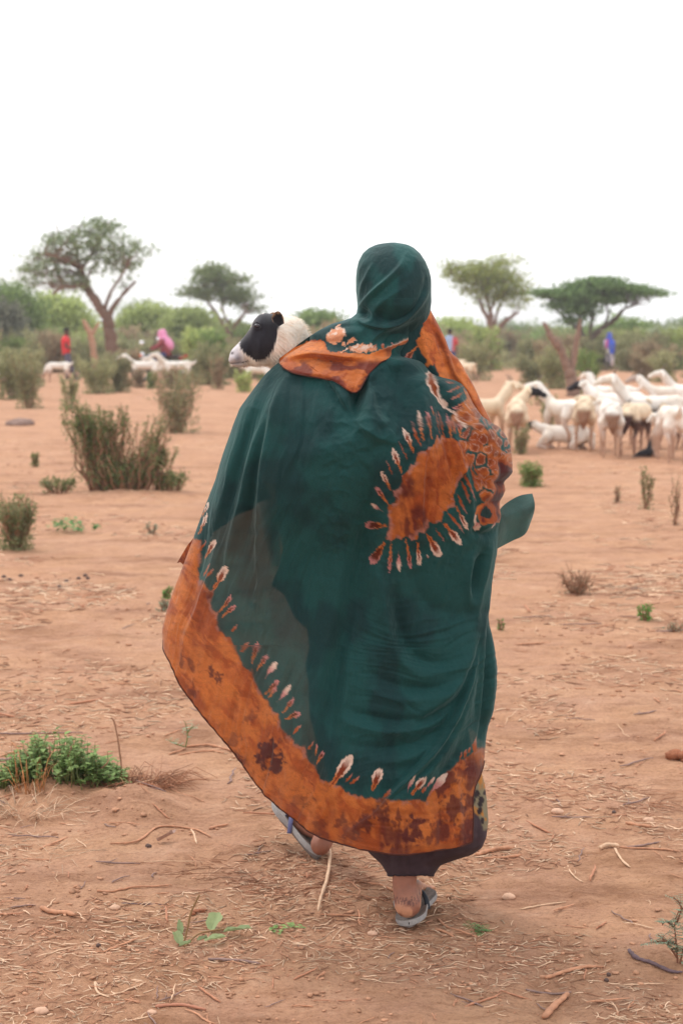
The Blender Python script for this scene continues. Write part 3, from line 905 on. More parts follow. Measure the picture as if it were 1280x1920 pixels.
# --- headscarf: head wrap running into the folded shoulder flap
HL = smooth_itp([(454.5, 736), (456, 716), (459, 704), (465, 691), (475, 680), (490, 672), (505, 668.5), (520, 667), (545, 667), (562, 669), (578, 671), (588, 669), (596, 660),
                 (602, 640), (607, 622), (618, 600), (632, 578), (645, 560), (662, 538), (672, 524), (680, 523), (690, 531), (700, 550), (705, 575), (709, 600), (714, 622), (722, 636), (730, 648), (736, 660)], 1)
HR = smooth_itp([(454.5, 738), (456, 752), (459, 765), (465, 776), (475, 787), (490, 797), (505, 803), (520, 806.5), (545, 808), (565, 808.5), (585, 806), (600, 803), (620, 793),
                 (642, 774), (655, 758), (668, 738), (680, 712), (700, 691), (720, 680), (730, 675), (736, 667)], 1)
HS = [
    ([(759, 478), (749, 498), (727, 521), (702, 543), (684, 562), (671, 581), (660, 597)], 9, 12, 3.5),
    ([(765, 500), (742, 522), (712, 548), (690, 570)], -4, 6, 8),
    ([(701, 490), (688, 513), (677, 537), (673, 562), (672, 580)], 4.5, 5, 3),
    ([(684, 488), (675, 505), (670, 528)], 4, 4, 3),
    ([(804, 495), (806, 527), (796, 559), (774, 587), (757, 602), (738, 612), (712, 614), (687, 608), (662, 597), (640, 604)], 10, 4, 9),
    ([(797, 512), (794, 540), (781, 571), (762, 590), (735, 602), (705, 602)], -7, 4, 5),
    ([(688, 572), (700, 588), (697, 600), (686, 604)], 6, 4, 4),
    ([(690, 580), (680, 592), (672, 597)], -10, 7, 7),
    ([(765, 534), (727, 559), (708, 574), (701, 593)], 6, 10, 6),
    ([(720, 580), (712, 592), (725, 602)], -4, 8, 8),
    ([(790, 590), (774, 598), (741, 613), (712, 625), (696, 640), (690, 655)], 8, 5, 9),
    ([(760, 620), (735, 634), (712, 648)], -5, 7, 7),
    ([(772, 470), (788, 500), (790, 530)], 3, 9, 9),
    ([(728, 470), (700, 485), (684, 505)], 2.5, 9, 9),
    ([(528, 672), (548, 668), (580, 662), (610, 664), (650, 669), (690, 670)], 12, 9, 5),
    ([(548, 676), (585, 672), (630, 678), (680, 678)], -9, 5, 9),
    ([(536, 690), (580, 700), (620, 702)], 4, 6, 6),
    ([(694, 672), (684, 690), (672, 712), (664, 730)], 8, 9, 4),
    ([(690, 668), (715, 655), (745, 645), (770, 634)], 6, 5, 5),
    ([(600, 640), (640, 628), (690, 618)], 6, 12, 10),
    ([(610, 622), (650, 612), (680, 612)], -5, 8, 8),
]


def dye_scarf(X, Y):
    C = np.broadcast_to(TEAL2 * 0.86, X.shape + (3,)).copy()
    C = mixc(C, TEAL * 0.9, sstep(0.35, 0.7, fbm(X / 40, Y / 60, 2, 3)))
    jx = 5 * (fbm(X / 5, Y / 5, 3, 3) - 0.5); jy = 6 * (fbm(X / 5 + 3, Y / 5, 4, 3) - 0.5)
    poly = [(480, 662), (557, 650), (582, 637), (608, 638), (614, 655), (622, 659), (655, 662), (690, 664), (712, 655), (737, 646), (765, 634), (788, 617), (812, 588),
            (820, 700), (700, 800), (480, 800)]
    sd = sdpoly(X + jx, Y + jy, poly)
    O = orange_dye(X + 33, Y + 77, 0.1, 0.12)
    O = mixc(O, PURP * 1.1, sstep(0.44, 0.62, fbm(X / 30 + 3, Y / 18, 5, 3)) * sstep(670, 684, Y) * 0.9)
    O = mixc(O, RUST, sstep(674, 690, Y) * 0.35)
    O = mixc(O, ORG, np.exp(-((Y - 667) / 7) ** 2) * 0.4)
    C = mixc(C, O, sstep(1, -1, sd))
    C = mixc(C, CREAM * 0.7, np.exp(-((sd) / 1.2) ** 2) * sstep(705, 740, X) * 0.6)
    for cx_, cy_, rx, ry, a_ in [(630, 629, 19, 14, -0.5), (660, 638, 9, 4.5, -0.5), (645, 646, 5, 4, 0), (680, 653, 25, 9, -0.05), (632, 611, 7, 2.5, -0.5), (646, 657, 9, 2, -0.3)]:
        xx = (X + jx * 1.7 - cx_) * math.cos(a_) + (Y + jy * 1.7 - cy_) * math.sin(a_); yy = -(X + jx * 1.7 - cx_) * math.sin(a_) + (Y + jy * 1.7 - cy_) * math.cos(a_)
        q = (xx / rx) ** 2 + (yy / ry) ** 2
        cc = mixc(np.broadcast_to(CREAM * 0.85, X.shape + (3,)), ORG * 1.05, np.clip(sstep(0.35, 0.6, fbm(X / 6, Y / 5, 6, 2)) + sstep(-2, 8, Y - cy_), 0, 1) * 0.75)
        C = mixc(C, cc, sstep(1.15, 0.75, q))
    petal(C, X, Y, (716, 656), (718, 643), 7, 'S'); petal(C, X, Y, (736, 648), (732, 636), 5, 'C'); petal(C, X, Y, (700, 652), (706, 645), 3, 'S')
    return np.clip(C, 0, 1)


def head_Y(X, Y):
    """back of the wrapped head"""
    cx = 738; cy = 548
    t = np.clip(((X - cx) / 72) ** 2 + ((Y - cy) / 94) ** 2, 0, 1)
    return Y0 + 0.02 - 0.118 * np.sqrt(1 - t)


def scarf():
    nr, nc = 330, 300
    r_ = 454.6 + (736 - 454.6) * np.linspace(0, 1, nr) ** 1.12
    l = HL(r_); rr = HR(r_); c = (l + rr) / 2; w = (rr - l) / 2
    e = np.interp(r_, [455, 484, 500, 590, 600, 625, 640], [1.58, 1.58, 1.1, 1.0, 0.6, 0.3, 0.0])
    e_l = np.interp(r_, [455, 484, 500, 580, 598, 660, 676, 684], [1.58, 1.58, 1.1, 0.9, 0.6, 0.5, 0.2, 0.0])
    T_ = -e_l[:, None] + (math.pi + e[:, None] + e_l[:, None]) * np.linspace(0, 1, nc)[None, :]
    Xp = c[:, None] - w[:, None] * np.cos(T_); Yp = np.repeat(r_[:, None], nc, 1); sn = np.sin(T_)
    cyh = 0.118 * np.sqrt(np.clip(1 - ((np.minimum(Yp, 560) - 548) / 94) ** 2, 0, 1))
    yh = Y0 + 0.02 - np.where(sn > 0, cyh * np.abs(sn) ** 0.9, -0.09 * np.abs(sn))
    neck = 0.118 - 0.02 * sstep(570, 600, Yp)
    yh = np.where(Yp > 560, Y0 + 0.02 - np.where(sn > 0, neck * np.abs(sn) ** 0.9, -0.09 * np.abs(sn)), yh)
    rel = shawl_relief(Xp, np.maximum(Yp, 640)) * np.clip(sn, 0, 1)
    rel = np.maximum(rel, -0.004) * sstep(640, 680, Yp)
    yb = np.where(sn > 0, body_Y(Xp, np.maximum(Yp, 640)) - 0.014 - rel, body_Y(Xp, np.maximum(Yp, 640)) - 0.016 + 0.12 * np.abs(sn))
    yb = np.minimum(yb, Y0 - 0.0 + 0.12 * np.abs(np.minimum(sn, 0)))
    k = sstep(588, 668, Yp + 0.18 * (720 - Xp))
    Yd = yh * (1 - k) + yb * k
    H = 1.5 * folds(Xp, Yp, HS) + 0.004 * (fbm(Xp / 22 + Yp / 30, Yp / 60, 3, 3) - 0.5) + 0.001 * (fbm(Xp / 5, Yp / 7, 4, 2) - 0.5)
    H = H * (0.3 + 0.7 * np.clip(np.abs(sn), 0, 1)) * sstep(455, 475, Yp)
    Yd = Yd - H * np.clip(sn + 0.3, 0, 1)
    Xd = Xp - np.cos(T_) * H / PXM * 0.5
    V = at(Xd, Yp, Yd)
    b = MB(); b.grid(V, dye_scarf(Xp, Yp))
    o = b.build("headscarf", CLOTH2, woman)
    hem = MB()
    lo = V[:, 0][r_ > 684]; rt = V[:, -1][r_ > 642][::-1]
    hem.tube(np.vstack([lo[::3], V[-1, ::30][1:-1], rt[::3]]), 0.0016, 5)
    h = hem.build("hem", material("hem_thread"), None); h.parent = o
    return o


scarf()


# --- the orange front fall of the headscarf over her right shoulder
def panel():
    nr, nc = 240, 150
    r_ = np.linspace(575, 832, nr)
    outer = smooth_itp([(575, 804), (588, 810), (610, 822), (640, 836), (655, 841), (664, 848), (672, 858), (686, 867), (700, 875), (735, 893), (760, 904), (780, 915), (800, 925), (840, 942)], 2)
    inner = smooth_itp([(575, 760), (640, 728), (680, 730), (720, 770), (800, 850), (840, 880)], 5)
    o_ = outer(r_); i_ = inner(r_)
    s_ = np.linspace(0, 1.45, nc)
    S = np.repeat(s_[None, :], nr, 0); Yp = np.repeat(r_[:, None], nc, 1)
    ang = np.clip(S, 0, 1)
    W = (o_ - i_)[:, None]
    Xp = np.where(S <= 1, i_[:, None] + W * np.sin(ang * math.pi / 2), o_[:, None] - W * 0.9 * (1 - np.cos((S - 1) * math.pi / 2)))
    dep = np.where(S <= 1, -0.075 * np.cos(ang * math.pi / 2), 0.20 * np.sin((S - 1) * math.pi / 2))
    Yd = Y0 + 0.035 + dep + 0.02 * sstep(760, 832, Yp)
    st = [([(800, 600), (822, 640), (838, 690), (870, 740), (905, 800)], -8, 7, 7), ([(812, 600), (836, 650), (848, 690), (884, 745), (915, 800)], 7, 6, 6),
          ([(790, 620), (800, 670), (830, 715), (868, 770)], 8, 8, 8), ([(842, 660), (852, 690), (860, 715)], -5, 5, 5),
          ([(862, 690), (885, 722), (905, 770)], 5, 4, 5), ([(775, 640), (785, 680), (810, 710)], -7, 8, 8)]
    H = folds(Xp, Yp, st) + 0.004 * (fbm(Xp / 14, Yp / 24, 2, 3) - 0.5)
    Yd = Yd - H; Xd = Xp + 0.25 * H / PXM * (S < 1.1)
    C = orange_dye(Xp + 150, Yp + 20, 1.0, 0.05)
    d, _, _ = seg_dist(Xp + 5 * (fbm(Xp / 8, Yp / 8, 1) - .5), Yp, [(818, 625), (832, 655), (845, 690), (862, 725), (885, 755), (905, 790)])
    C = mixc(C, RUST * 0.7, np.exp(-(d / 4.0) ** 2) * 0.75)
    C = mixc(C, RUST, np.exp(-((Xp - 905) / 14) ** 2 - ((Yp - 796) / 16) ** 2) * 0.8)
    jx = 8 * (fbm(Xp / 6, Yp / 6, 3, 3) - 0.5)
    tl = sdpoly(Xp + jx, Yp + jx, [(700, 560), (790, 560), (793, 610), (780, 640), (789, 662), (797, 672), (800, 690), (812, 680), (820, 700), (826, 730), (750, 730)])
    C = mixc(C, TEAL2, sstep(1.5, -1.5, tl))
    petal(C, Xp, Yp, (782, 650), (758, 678), 13, 'B'); petal(C, Xp, Yp, (800, 684), (790, 690), 6, 'S')
    C = mixc(C, TEAL, sstep(0.965, 0.99, S) * sstep(668, 690, Yp))
    b = MB(); b.grid(at(Xd, Yp, Yd), np.clip(C, 0, 1))
    return b.build("scarf_fall", CLOTH2, woman)


panel()


# --- loose corner of the shawl blown out beyond her right arm
def corner():
    n, m = 70, 60
    top = densify([(898, 985), (925, 968), (945, 946), (972, 930), (997, 925)], 12); bot = densify([(900, 1050), (930, 1030), (958, 1015), (984, 1001), (997, 972)], 12)
    ti = np.linspace(0, 1, n)
    A = np.stack([np.interp(ti, np.linspace(0, 1, len(top)), top[:, k]) for k in (0, 1)], -1)
    B = np.stack([np.interp(ti, np.linspace(0, 1, len(bot)), bot[:, k]) for k in (0, 1)], -1)
    v = np.linspace(0, 1, m)[None, :, None]
    P = A[:, None] * (1 - v) + B[:, None] * v
    P[..., 0] += 5 * np.sin(np.pi * v[..., 0]) * sstep(0.8, 1.0, ti)[:, None]
    Yd = Y0 + 0.06 + 0.10 * ti[:, None] - 0.035 * np.sin(np.pi * v[..., 0]) + 0.012 * np.sin(ti[:, None] * 9 + v[..., 0] * 4)
    H = folds(P[..., 0], P[..., 1], [([(925, 985), (955, 965), (990, 950)], 7, 9, 9), ([(930, 1010), (960, 995), (990, 975)], -6, 8, 8), ([(940, 965), (950, 990), (948, 1010)], -8, 7, 7)])
    C = np.broadcast_to(TEAL, P.shape[:2] + (3,)) * (0.95 + 0.3 * fbm(P[..., 0] / 20, P[..., 1] / 20, 2, 3)[..., None])
    b = MB(); b.grid(at(P[..., 0], P[..., 1], Yd - H), C)
    b.build("shawl_corner", CLOTH, woman)
    b = MB()
    P = np.array([[[366, 1005], [352, 1022], [340, 1042], [332, 1056]], [[372, 1030], [360, 1040], [350, 1052], [338, 1054]], [[380, 1070], [366, 1070], [358, 1068], [350, 1064]]], float)
    u = np.linspace(0, 2, 24); vv = np.linspace(0, 3, 30)
    G = np.zeros((24, 30, 2))
    for k in (0, 1):
        tmp = np.array([np.interp(u, [0, 1, 2], P[:, j, k]) for j in range(4)]).T
        G[..., k] = np.array([np.interp(vv, range(4), tmp[i]) for i in range(24)])
    Yd = Y0 + 0.05 + 0.01 * np.sin(G[..., 0] / 7)
    b.grid(at(G[..., 0], G[..., 1], Yd), mixc(orange_dye(G[..., 0], G[..., 1], 0.8, 0.4), PURP, sstep(1030, 1060, G[..., 1]) * 0.7))
    b.build("shawl_corner", CLOTH, woman)


corner()


# --- dress under the shawl
def dress():
    nr, nc = 330, 320
    l_ = smooth_itp([(640, 640), (700, 600), (760, 560), (900, 516), (980, 520), (1030, 530), (1060, 524), (1098, 508), (1114, 532), (1140, 544), (1158, 552), (1180, 576), (1215, 580), (1245, 572), (1280, 578), (1340, 580), (1400, 596), (1500, 632), (1560, 670), (1598, 690),
                     (1620, 714), (1641, 727)], 3)
    r_f = smooth_itp([(640, 780), (700, 820), (800, 862), (980, 872), (1100, 868), (1200, 872), (1330, 874), (1400, 882), (1440, 900), (1470, 908), (1500, 912), (1540, 915), (1570, 911), (1590, 903),
                      (1603, 884), (1612, 855), (1622, 826), (1641, 812)], 2)
    D_ = itp([(640, .05), (720, .10), (860, .14), (1000, .12), (1200, .12), (1400, .145), (1500, .155), (1560, .15), (1600, .13), (1641, .09)])
    yc = itp([(640, Y0 + .04), (1300, Y0 + .02), (1500, Y0 - 0.005), (1600, Y0 - 0.03), (1641, Y0 - .06)])
    r_ = np.linspace(640, 1641, nr); T_ = np.linspace(0, 2 * np.pi, nc)
    l = l_(r_); rr = r_f(r_); c = (l + rr) / 2; w = (rr - l) / 2
    Xp = c[:, None] - w[:, None] * np.cos(T_)[None]; Yp = np.repeat(r_[:, None], nc, 1)
    sn = np.sin(T_)[None]
    Yd = yc(Yp) - D_(Yp) * np.sign(sn) * np.abs(sn) ** 0.8
    # the back of the hem hangs lower than the front
    Yp2 = Yp - np.where(sn < 0, 30 * np.abs(sn) * sstep(1500, 1641, Yp), 0)
    H = folds(Xp, Yp, [([(720, 1560), (728, 1600), (735, 1640)], -8, 7, 7), ([(760, 1570), (765, 1640)], 7, 10, 10), ([(800, 1570), (806, 1635)], -8, 8, 8), ([(850, 1560), (852, 1612)], 6, 12, 12),
                       ([(893, 1450), (896, 1520), (892, 1600)], -9, 6, 6)])
    H = H * (sn > 0) + 0.005 * (fbm(Xp / 14, Yp / 60, 3, 3) - 0.5)
    Yd = Yd - H
    jg = 3.0 * (vnoise(Xp / 5, Yp / 5, 1) - 0.5) * sstep(1630, 1641, Yp)
    C = np.broadcast_to(np.array(lin(62, 48, 54)), Xp.shape + (3,)) * (0.75 + 0.5 * fbm(Xp / 9, Yp / 9, 5, 4)[..., None])
    wx = Xp + 6 * (fbm(Xp / 9, Yp / 9, 1, 3) - .5); wy = Yp + 6 * (fbm(Xp / 9 + 4, Yp / 9, 2, 3) - .5)
    pan = sstep(2, -2, sdpoly(wx, wy, [(872, 1400), (930, 1400), (930, 1552), (905, 1556), (897, 1530), (884, 1520), (870, 1500)]))
    olive = mixc(np.broadcast_to(np.array(lin(124, 116, 92)), Xp.shape + (3,)), np.array(lin(168, 112, 50)), sstep(0.45, 0.6, fbm(Xp / 10, Yp / 16, 3, 2)))
    for cx_, cy_, r0 in [(893, 1488, 7), (902, 1500, 6), (886, 1500, 6), (898, 1520, 6), (908, 1486, 4), (890, 1535, 5), (904, 1540, 5), (898, 1508, 5)]:
        olive = mixc(olive, np.array(lin(42, 34, 38)), sstep(1.1, 0.7, np.hypot(wx - cx_, (wy - cy_) * 0.8) / r0))
    C = mixc(C, olive, pan)
    b = MB(); b.grid(at(Xp, Yp2 + jg, Yd), np.clip(C, 0, 1))
    o = b.build("dress", material("dress_cotton", vcol=True, rough=0.9, var=0.12, scale=60, bump=0.4, bscale=300, bdist=0.002), woman)
    b = MB()
    b.tube(at(Xp[-1, ::6], Yp2[-1, ::6] + jg[-1, ::6], Yd[-1, ::6]), 0.0022, 5)
    h = b.build("hem", material("dress_hem", lin(44, 34, 40), 0.9), None); h.parent = o


dress()


# --- body, one continuous skinned figure
def P3(px, py, Y, r):
    a = at(px, py, Y); return (float(a[0]), float(a[1]), float(a[2]), r)


def woman_body():
    n = []; e = []

    def add(node, par=None):
        n.append(node)
        if par is not None: e.append((par, len(n) - 1))
        return len(n) - 1
    pel = add(P3(722, 1070, Y0 + .02, .135))
    bel = add(P3(720, 960, Y0 + .02, .115), pel)
    che = add(P3(718, 830, Y0 + .03, .105), bel)
    nb = add(P3(728, 710, Y0 + .08, .06), che)
    nk = add(P3(737, 640, Y0 + .06, .048), nb)
    h1 = add(P3(738, 575, Y0 + .02, (.072)), nk)
    h2 = add(P3(738, 528, Y0 + .035, (.078)), h1)
    add(P3(738, 508, Y0 + .035, .056), h2)
    fc = add(P3(738, 560, Y0 + .09, .035), h1)
    add(P3(738, 548, Y0 + .115, .012), fc)
    for sx, wr in ((-1, (560, 900)), (1, (800, 960))):
        sho = add(P3(718 + sx * 100, 765, Y0 + .09, .05), che)
        el = add(P3(718 + sx * 135, 880, Y0 + .10, .04), sho)
        ha = add((*at(wr[0], wr[1], Y0 + .17),) + (.028,), el)
        pm = add((*(at(wr[0] - sx * 40, wr[1] - 10, Y0 + .20)),) + (.026,), ha)
        for k in range(4):
            f1 = add((*(at(wr[0] - sx * 75, wr[1] - 30 + k * 14, Y0 + .215)),) + (.009,), pm)
            add((*(at(wr[0] - sx * 95, wr[1] - 26 + k * 14, Y0 + .19 + .003 * k)),) + (.008,), f1)
        add((*(at(wr[0] - sx * 52, wr[1] - 45, Y0 + .19)),) + (.010,), pm)
    # right leg, planted
    hp = add(P3(775, 1115, Y0 + .02, .085), pel)
    kn = add(P3(772, 1375, Y0 + .02, .056), hp)
    cf = add(P3(764, 1500, Y0 - .04, .050), kn)
    an0 = add(P3(758, 1620, 4.315, .031), cf)
    ank = add(P3(758, 1664, 4.305, .030), an0)
    heel = add((*(at(764, 1706, 4.288) * np.array([1, 1, 0]) + np.array([0, 0, .050])), .033), ank)
    mid = add((*(at(768, 1668, 4.385) * np.array([1, 1, 0]) + np.array([0, 0, .054])),) + (.031,), heel)
    e.append((ank, mid))
    bal = add((*(at(778, 1668, 4.47) * np.array([1, 1, 0]) + np.array([0, 0, .036])),) + (.022,), mid)
    for k in range(5):
        a = at(778, 1668, 4.47) * np.array([1, 1, 0]) + np.array([-.034 + .017 * k, .035 - .006 * k, .030])
        t1 = add((*a,) + (.0095 - .0007 * k,), bal)
        add((*(a + np.array([0.004 * k, .022, -.004])),) + (.008 - .0007 * k,), t1)
    # left leg, striding ahead, heel down and toes up
    hp = add(P3(668, 1115, Y0 + .02, .085), pel)
    kn = add(P3(640, 1370, Y0 + .22, .056), hp)
    cf = add(P3(622, 1480, Y0 + .33, .048), kn)
    ank = add(P3(612, 1562, 4.86, .030), cf)
    add(P3(601, 1584, 4.83, .029), ank)
    mid = add(P3(574, 1546, 4.92, .031), ank)
    bal = add(P3(552, 1526, 4.975, .026), mid)
    for k in range(5):
        t1 = add(P3(545 - 6.0 * (k - 2), 1513 + 4 * (k - 2), 5.01 - .005 * k, .0095), bal)
        add(P3(540 - 6.5 * (k - 2), 1506 + 4.5 * (k - 2), 5.03 - .007 * k, .008), t1)
    me = skin_mesh(n, e, voxel=0.0045, smooth=3)
    V = me_verts(me)
    C = np.broadcast_to(np.array(lin(150, 98, 78)), V.shape).copy()
    C *= (0.85 + 0.3 * fbm(V[:, 0] * 60, V[:, 2] * 60, 2, 3))[:, None]
    # dusty heel and henna marks round the ankle
    dust = sstep(0.09, 0.03, V[:, 2]) * (V[:, 1] < 4.6)
    C = mixc(C, np.array(lin(214, 156, 122)), dust * 0.8 * sstep(0.35, 0.6, fbm(V[:, 0] * 50, V[:, 2] * 50, 3, 3)))
    hn = (np.abs(V[:, 2] - 0.065 - 0.006 * np.sin(V[:, 0] * 900)) < 0.004) & (V[:, 1] < 4.6)
    C = mixc(C, np.array(lin(66, 34, 38)), hn * 0.7)
    set_col(me, np.clip(C, 0, 1))
    me.materials.append(material("brown_skin", vcol=True, rough=0.55, var=0.10, scale=45, bump=0.35, bscale=160, bdist=0.0015, spec=0.4))
    o = bpy.data.objects.new("body", me); link(o, woman)
    o.matrix_parent_inverse = Matrix.Translation(woman.location).inverted()


woman_body()


def sandal(heel, fwd, up, strapcol, name="sandal", L=0.25, curl=0.012, th=0.016, wd=1.0):
    fwd = np.array(fwd, float); fwd /= np.linalg.norm(fwd)
    up = np.array(up, float); up -= fwd * (up @ fwd); up /= np.linalg.norm(up)
    rt = np.cross(fwd, up); heel = np.array(heel, float)

    def W(x, y_, z): return heel + fwd * y_ + rt * x + up * z
    n, m = 30, 15
    V = np.zeros((n, m, 3)); B = np.zeros((n, m, 3))
    for i in range(n):
        s = i / (n - 1)
        a = -0.5 * math.pi + math.pi * s
        yy = L * (0.5 + 0.5 * math.sin(a))
        t = yy / L
        hw = 0.036 * (1 - 0.16 * math.exp(-((t - 0.4) / 0.16) ** 2)) + 0.012 * math.exp(-((t - 0.75) / 0.2) ** 2)
        hw *= max(1 - (abs(2 * t - 1)) ** 3.4, 0.0) ** 0.5
        for j in range(m):
            u = -1 + 2 * j / (m - 1)
            z = 0.010 * t * t + curl * max(0, abs(u) - 0.55) * 0.9 
            V[i, j] = W(u * hw * wd, yy, z + th); B[i, j] = W(u * hw * wd * 0.97, yy, z)
    b = MB()
    b.grid(V, np.broadcast_to(np.array(lin(146, 138, 132)), (n, m, 3)) * (0.8 + 0.4 * rng.random((n, m, 1))))
    b.grid(B[:, ::-1], np.broadcast_to(np.array(lin(120, 112, 108)), (n, m, 3)))
    for j, fl in ((0, 1), (m - 1, -1)):
        G = np.stack([V[:, j], (V[:, j] + B[:, j]) / 2 + rt * (0.0015 if j else -0.0015), B[:, j]], 1)
        b.grid(G if j else G[:, ::-1], np.broadcast_to(np.array(lin(152, 148, 146)), (n, 3, 3)))
    s = b.build("sandal", material("worn_rubber", vcol=True, rough=0.8, var=0.2, scale=90, bump=0.4, bscale=260, bdist=0.001), woman)
    for sx in (-1, 1):
        b = MB()
        pts = densify([(0, .74 * L, .012), (sx * .018, .62 * L, .046), (sx * .034, .50 * L, .034), (sx * .037, .42 * L, .008)], 6)
        b.tube([W(*p) for p in pts], 0.0065, 8, flat=0.5)
        st = b.build("strap", material("strap_" + strapcol, {'dark': lin(44, 48, 56), 'blue': lin(92, 94, 132)}[strapcol], 0.6), None)
        st.parent = s
    return s


hb = at(765, 1736, 4.262); hb[2] = max(float(gh(hb[0], hb[1])), 0) + 0.004
sandal(hb + np.array([0.004, -0.010, 0]), (0.14, 1, 0.0), (-0.24, 0, 1), 'dark', L=0.235, curl=0.012, th=0.013, wd=1.2)
sandal(at(594, 1613, 4.83), (at(520, 1510, 5.0) - at(597, 1600, 4.83)), (0.72, -0.55, 0.52), 'blue', L=0.25, curl=0.03)

# ------------------------------------------------------------------ the sheep in her arms
def carried_sheep():
    top = densify([(429, 672), (434, 657), (449, 641), (466, 620), (476, 601), (484, 592), (493, 587), (505, 588), (520, 590), (535, 591), (554, 595), (568, 606), (577, 622), (588, 650), (610, 690)], 8)
    bot = densify([(429, 677), (434, 684), (446, 688.5), (458, 687), (466, 684.5), (476, 685.5), (488, 686), (499, 685), (506, 689), (512, 700), (514, 720), (512, 745), (510, 780), (515, 830), (530, 860)], 8)
    n = 110; k = 48
    s_ = np.linspace(0, 1, n)
    A = np.stack([np.interp(s_, np.linspace(0, 1, len(top)), top[:, c]) for c in (0, 1)], -1)
    B = np.stack([np.interp(s_, np.linspace(0, 1, len(bot)), bot[:, c]) for c in (0, 1)], -1)
    hw = np.interp(s_, [0, .03, .08, .2, .33, .43, .55, .7, .85, 1], [.006, .018, .026, .034, .048, .060, .062, .068, .08, .08])
    th = np.linspace(0, 2 * np.pi, k + 1)[:k]
    Yc = np.interp(s_, [0, .4, 1], [Y0 + .02, Y0 + .05, Y0 + .14])
    cc = np.cos(th)[None, :, None]; sn = np.sin(th)[None, :]
    P2 = (A + B)[:, None] / 2 + (A - B)[:, None] / 2 * (np.sign(cc) * np.abs(cc) ** 0.9)
    Yd = Yc[:, None] - hw[:, None] * sn
    X, Yp = P2[..., 0], P2[..., 1]
    d = lambda cx_, cy_, r: np.exp(-(((X - cx_) ** 2 + (Yp - cy_) ** 2) / r ** 2))
    near = (sn > 0)
    rl = 0.010 * d(481, 610, 7) - 0.006 * d(489, 618, 7) + 0.007 * d(478, 600, 8) + 0.008 * d(500, 655, 22) - 0.006 * d(470, 668, 9) - 0.004 * d(436, 664, 3.5) + 0.004 * d(440, 672, 6)
    mouth, _, _ = seg_dist(X, Yp, [(431, 681), (445, 681), (457, 679), (464, 676)])
    rl = rl - 0.005 * np.exp(-(mouth / 1.5) ** 2)
    wool = sstep(500, 530, X) * 0.004 * (fbm(X / 4, Yp / 4, 2, 3) - 0.4)
    Yd = Yd - (rl + wool) * np.where(near, 1, -1) * np.abs(sn)
    V = at(X, Yp, Yd)
    C = np.broadcast_to(np.array(lin(250, 240, 228)), X.shape + (3,)) * (0.86 + 0.28 * fbm(X / 8, Yp / 5, 1, 4)[..., None])
    C = mixc(C, np.array(lin(214, 176, 140)), sstep(0.54, 0.7, fbm(X / 14, Yp / 14, 4, 3)) * 0.3)
    C = mixc(C, np.array(lin(196, 190, 196)), sstep(470, 440, X) * 0.9)
    C = mixc(C, np.array(lin(120, 110, 118)), d(447, 672, 8) * 0.8)
    q = 7.11
    blk = [(420 + a / q, 560 + b_ / q) for a, b_ in [(520, 190), (450, 215), (395, 280), (365, 365), (315, 435), (240, 525), (205, 600), (215, 660), (260, 720), (330, 770), (400, 820), (470, 838),
                                                    (530, 820), (600, 770), (650, 700), (690, 600), (710, 500), (725, 410), (760, 300), (700, 200), (600, 190)]]
    sd = sdpoly(X + 2 * (fbm(X / 4, Yp / 4, 1) - .5), Yp + 2 * (fbm(X / 4, Yp / 4, 2) - .5), blk)
    C = mixc(C, np.array(lin(34, 33, 41)) * (0.7 + 0.6 * fbm(X / 5, Yp / 9, 3, 3))[..., None], sstep(1.3, -1.3, sd + 3.0 * (vnoise(X / 1.1, Yp / 2.2, 5) - 0.5)))
    C = mixc(C, np.array(lin(30, 26, 28)), np.exp(-(mouth / 1.3) ** 2) * 0.85)
    C = mixc(C, np.array(lin(40, 34, 38)), d(435, 662, 2.6) * 0.9)
    root = empty("sheep", at(520, 700, Y0 + .1), "white sheep with a black face patch carried in the woman's arms", "sheep")
    b = MB()
    i = np.arange(n - 1)[:, None] * k; j = np.arange(k)[None, :]
    b.add(V.reshape(-1, 3), [np.stack([i + j, i + (j + 1) % k, i + k + (j + 1) % k, i + k + j], -1).reshape(-1, 4), np.arange(k)[None, ::-1].copy(), (np.arange(k) + (n - 1) * k)[None]], np.clip(C, 0, 1).reshape(-1, 3))
    # barrel of the body in the crook of her arms, under the shawl
    cb = at(590, 850, Y0 + .19)
    b.ball(cb, (0.17, 0.11, 0.15), 24, 14, np.array(lin(232, 215, 196)))
    for sx, sz in ((-.12, -.02), (-.05, -.02), (.1, 0), (.16, 0)):
        b.tube([cb + np.array([sx, .03, -.1]), cb + np.array([sx + .01, .02, -.20 + sz]), cb + np.array([sx + .02, .05, -.27 + sz])], [.035, .02, .014], 8, np.array(lin(225, 205, 185)))
    b.build("body", material("sheep_hide", vcol=True, rough=0.8, var=0.10, scale=120, bump=0.5, bscale=380, bdist=0.002, sheen=0.2), root)
    # eye
    b = MB(); e = at(481.5, 611, Y0 + .05 - .055)
    b.ball(e, (0.0085, 0.006, 0.005), 14, 10)
    b.build("eye", material("eye_wet", lin(58, 54, 62), 0.15, spec=0.8), root)
    b = MB()
    b.tube(at(np.array([474, 477, 482, 487, 490]), np.array([611, 606.5, 604.5, 607, 611]), Y0 - .012), [.0008, .0022, .003, .0022, .0008], 6)
    b.tube(at(np.array([474, 478, 482, 487, 490]), np.array([612, 615.5, 617, 615, 612]), Y0 - .010), [.0006, .0012, .0016, .0012, .0006], 6)
    b.build("eyelid", material("eyelid", lin(40, 38, 46), 0.4), root)
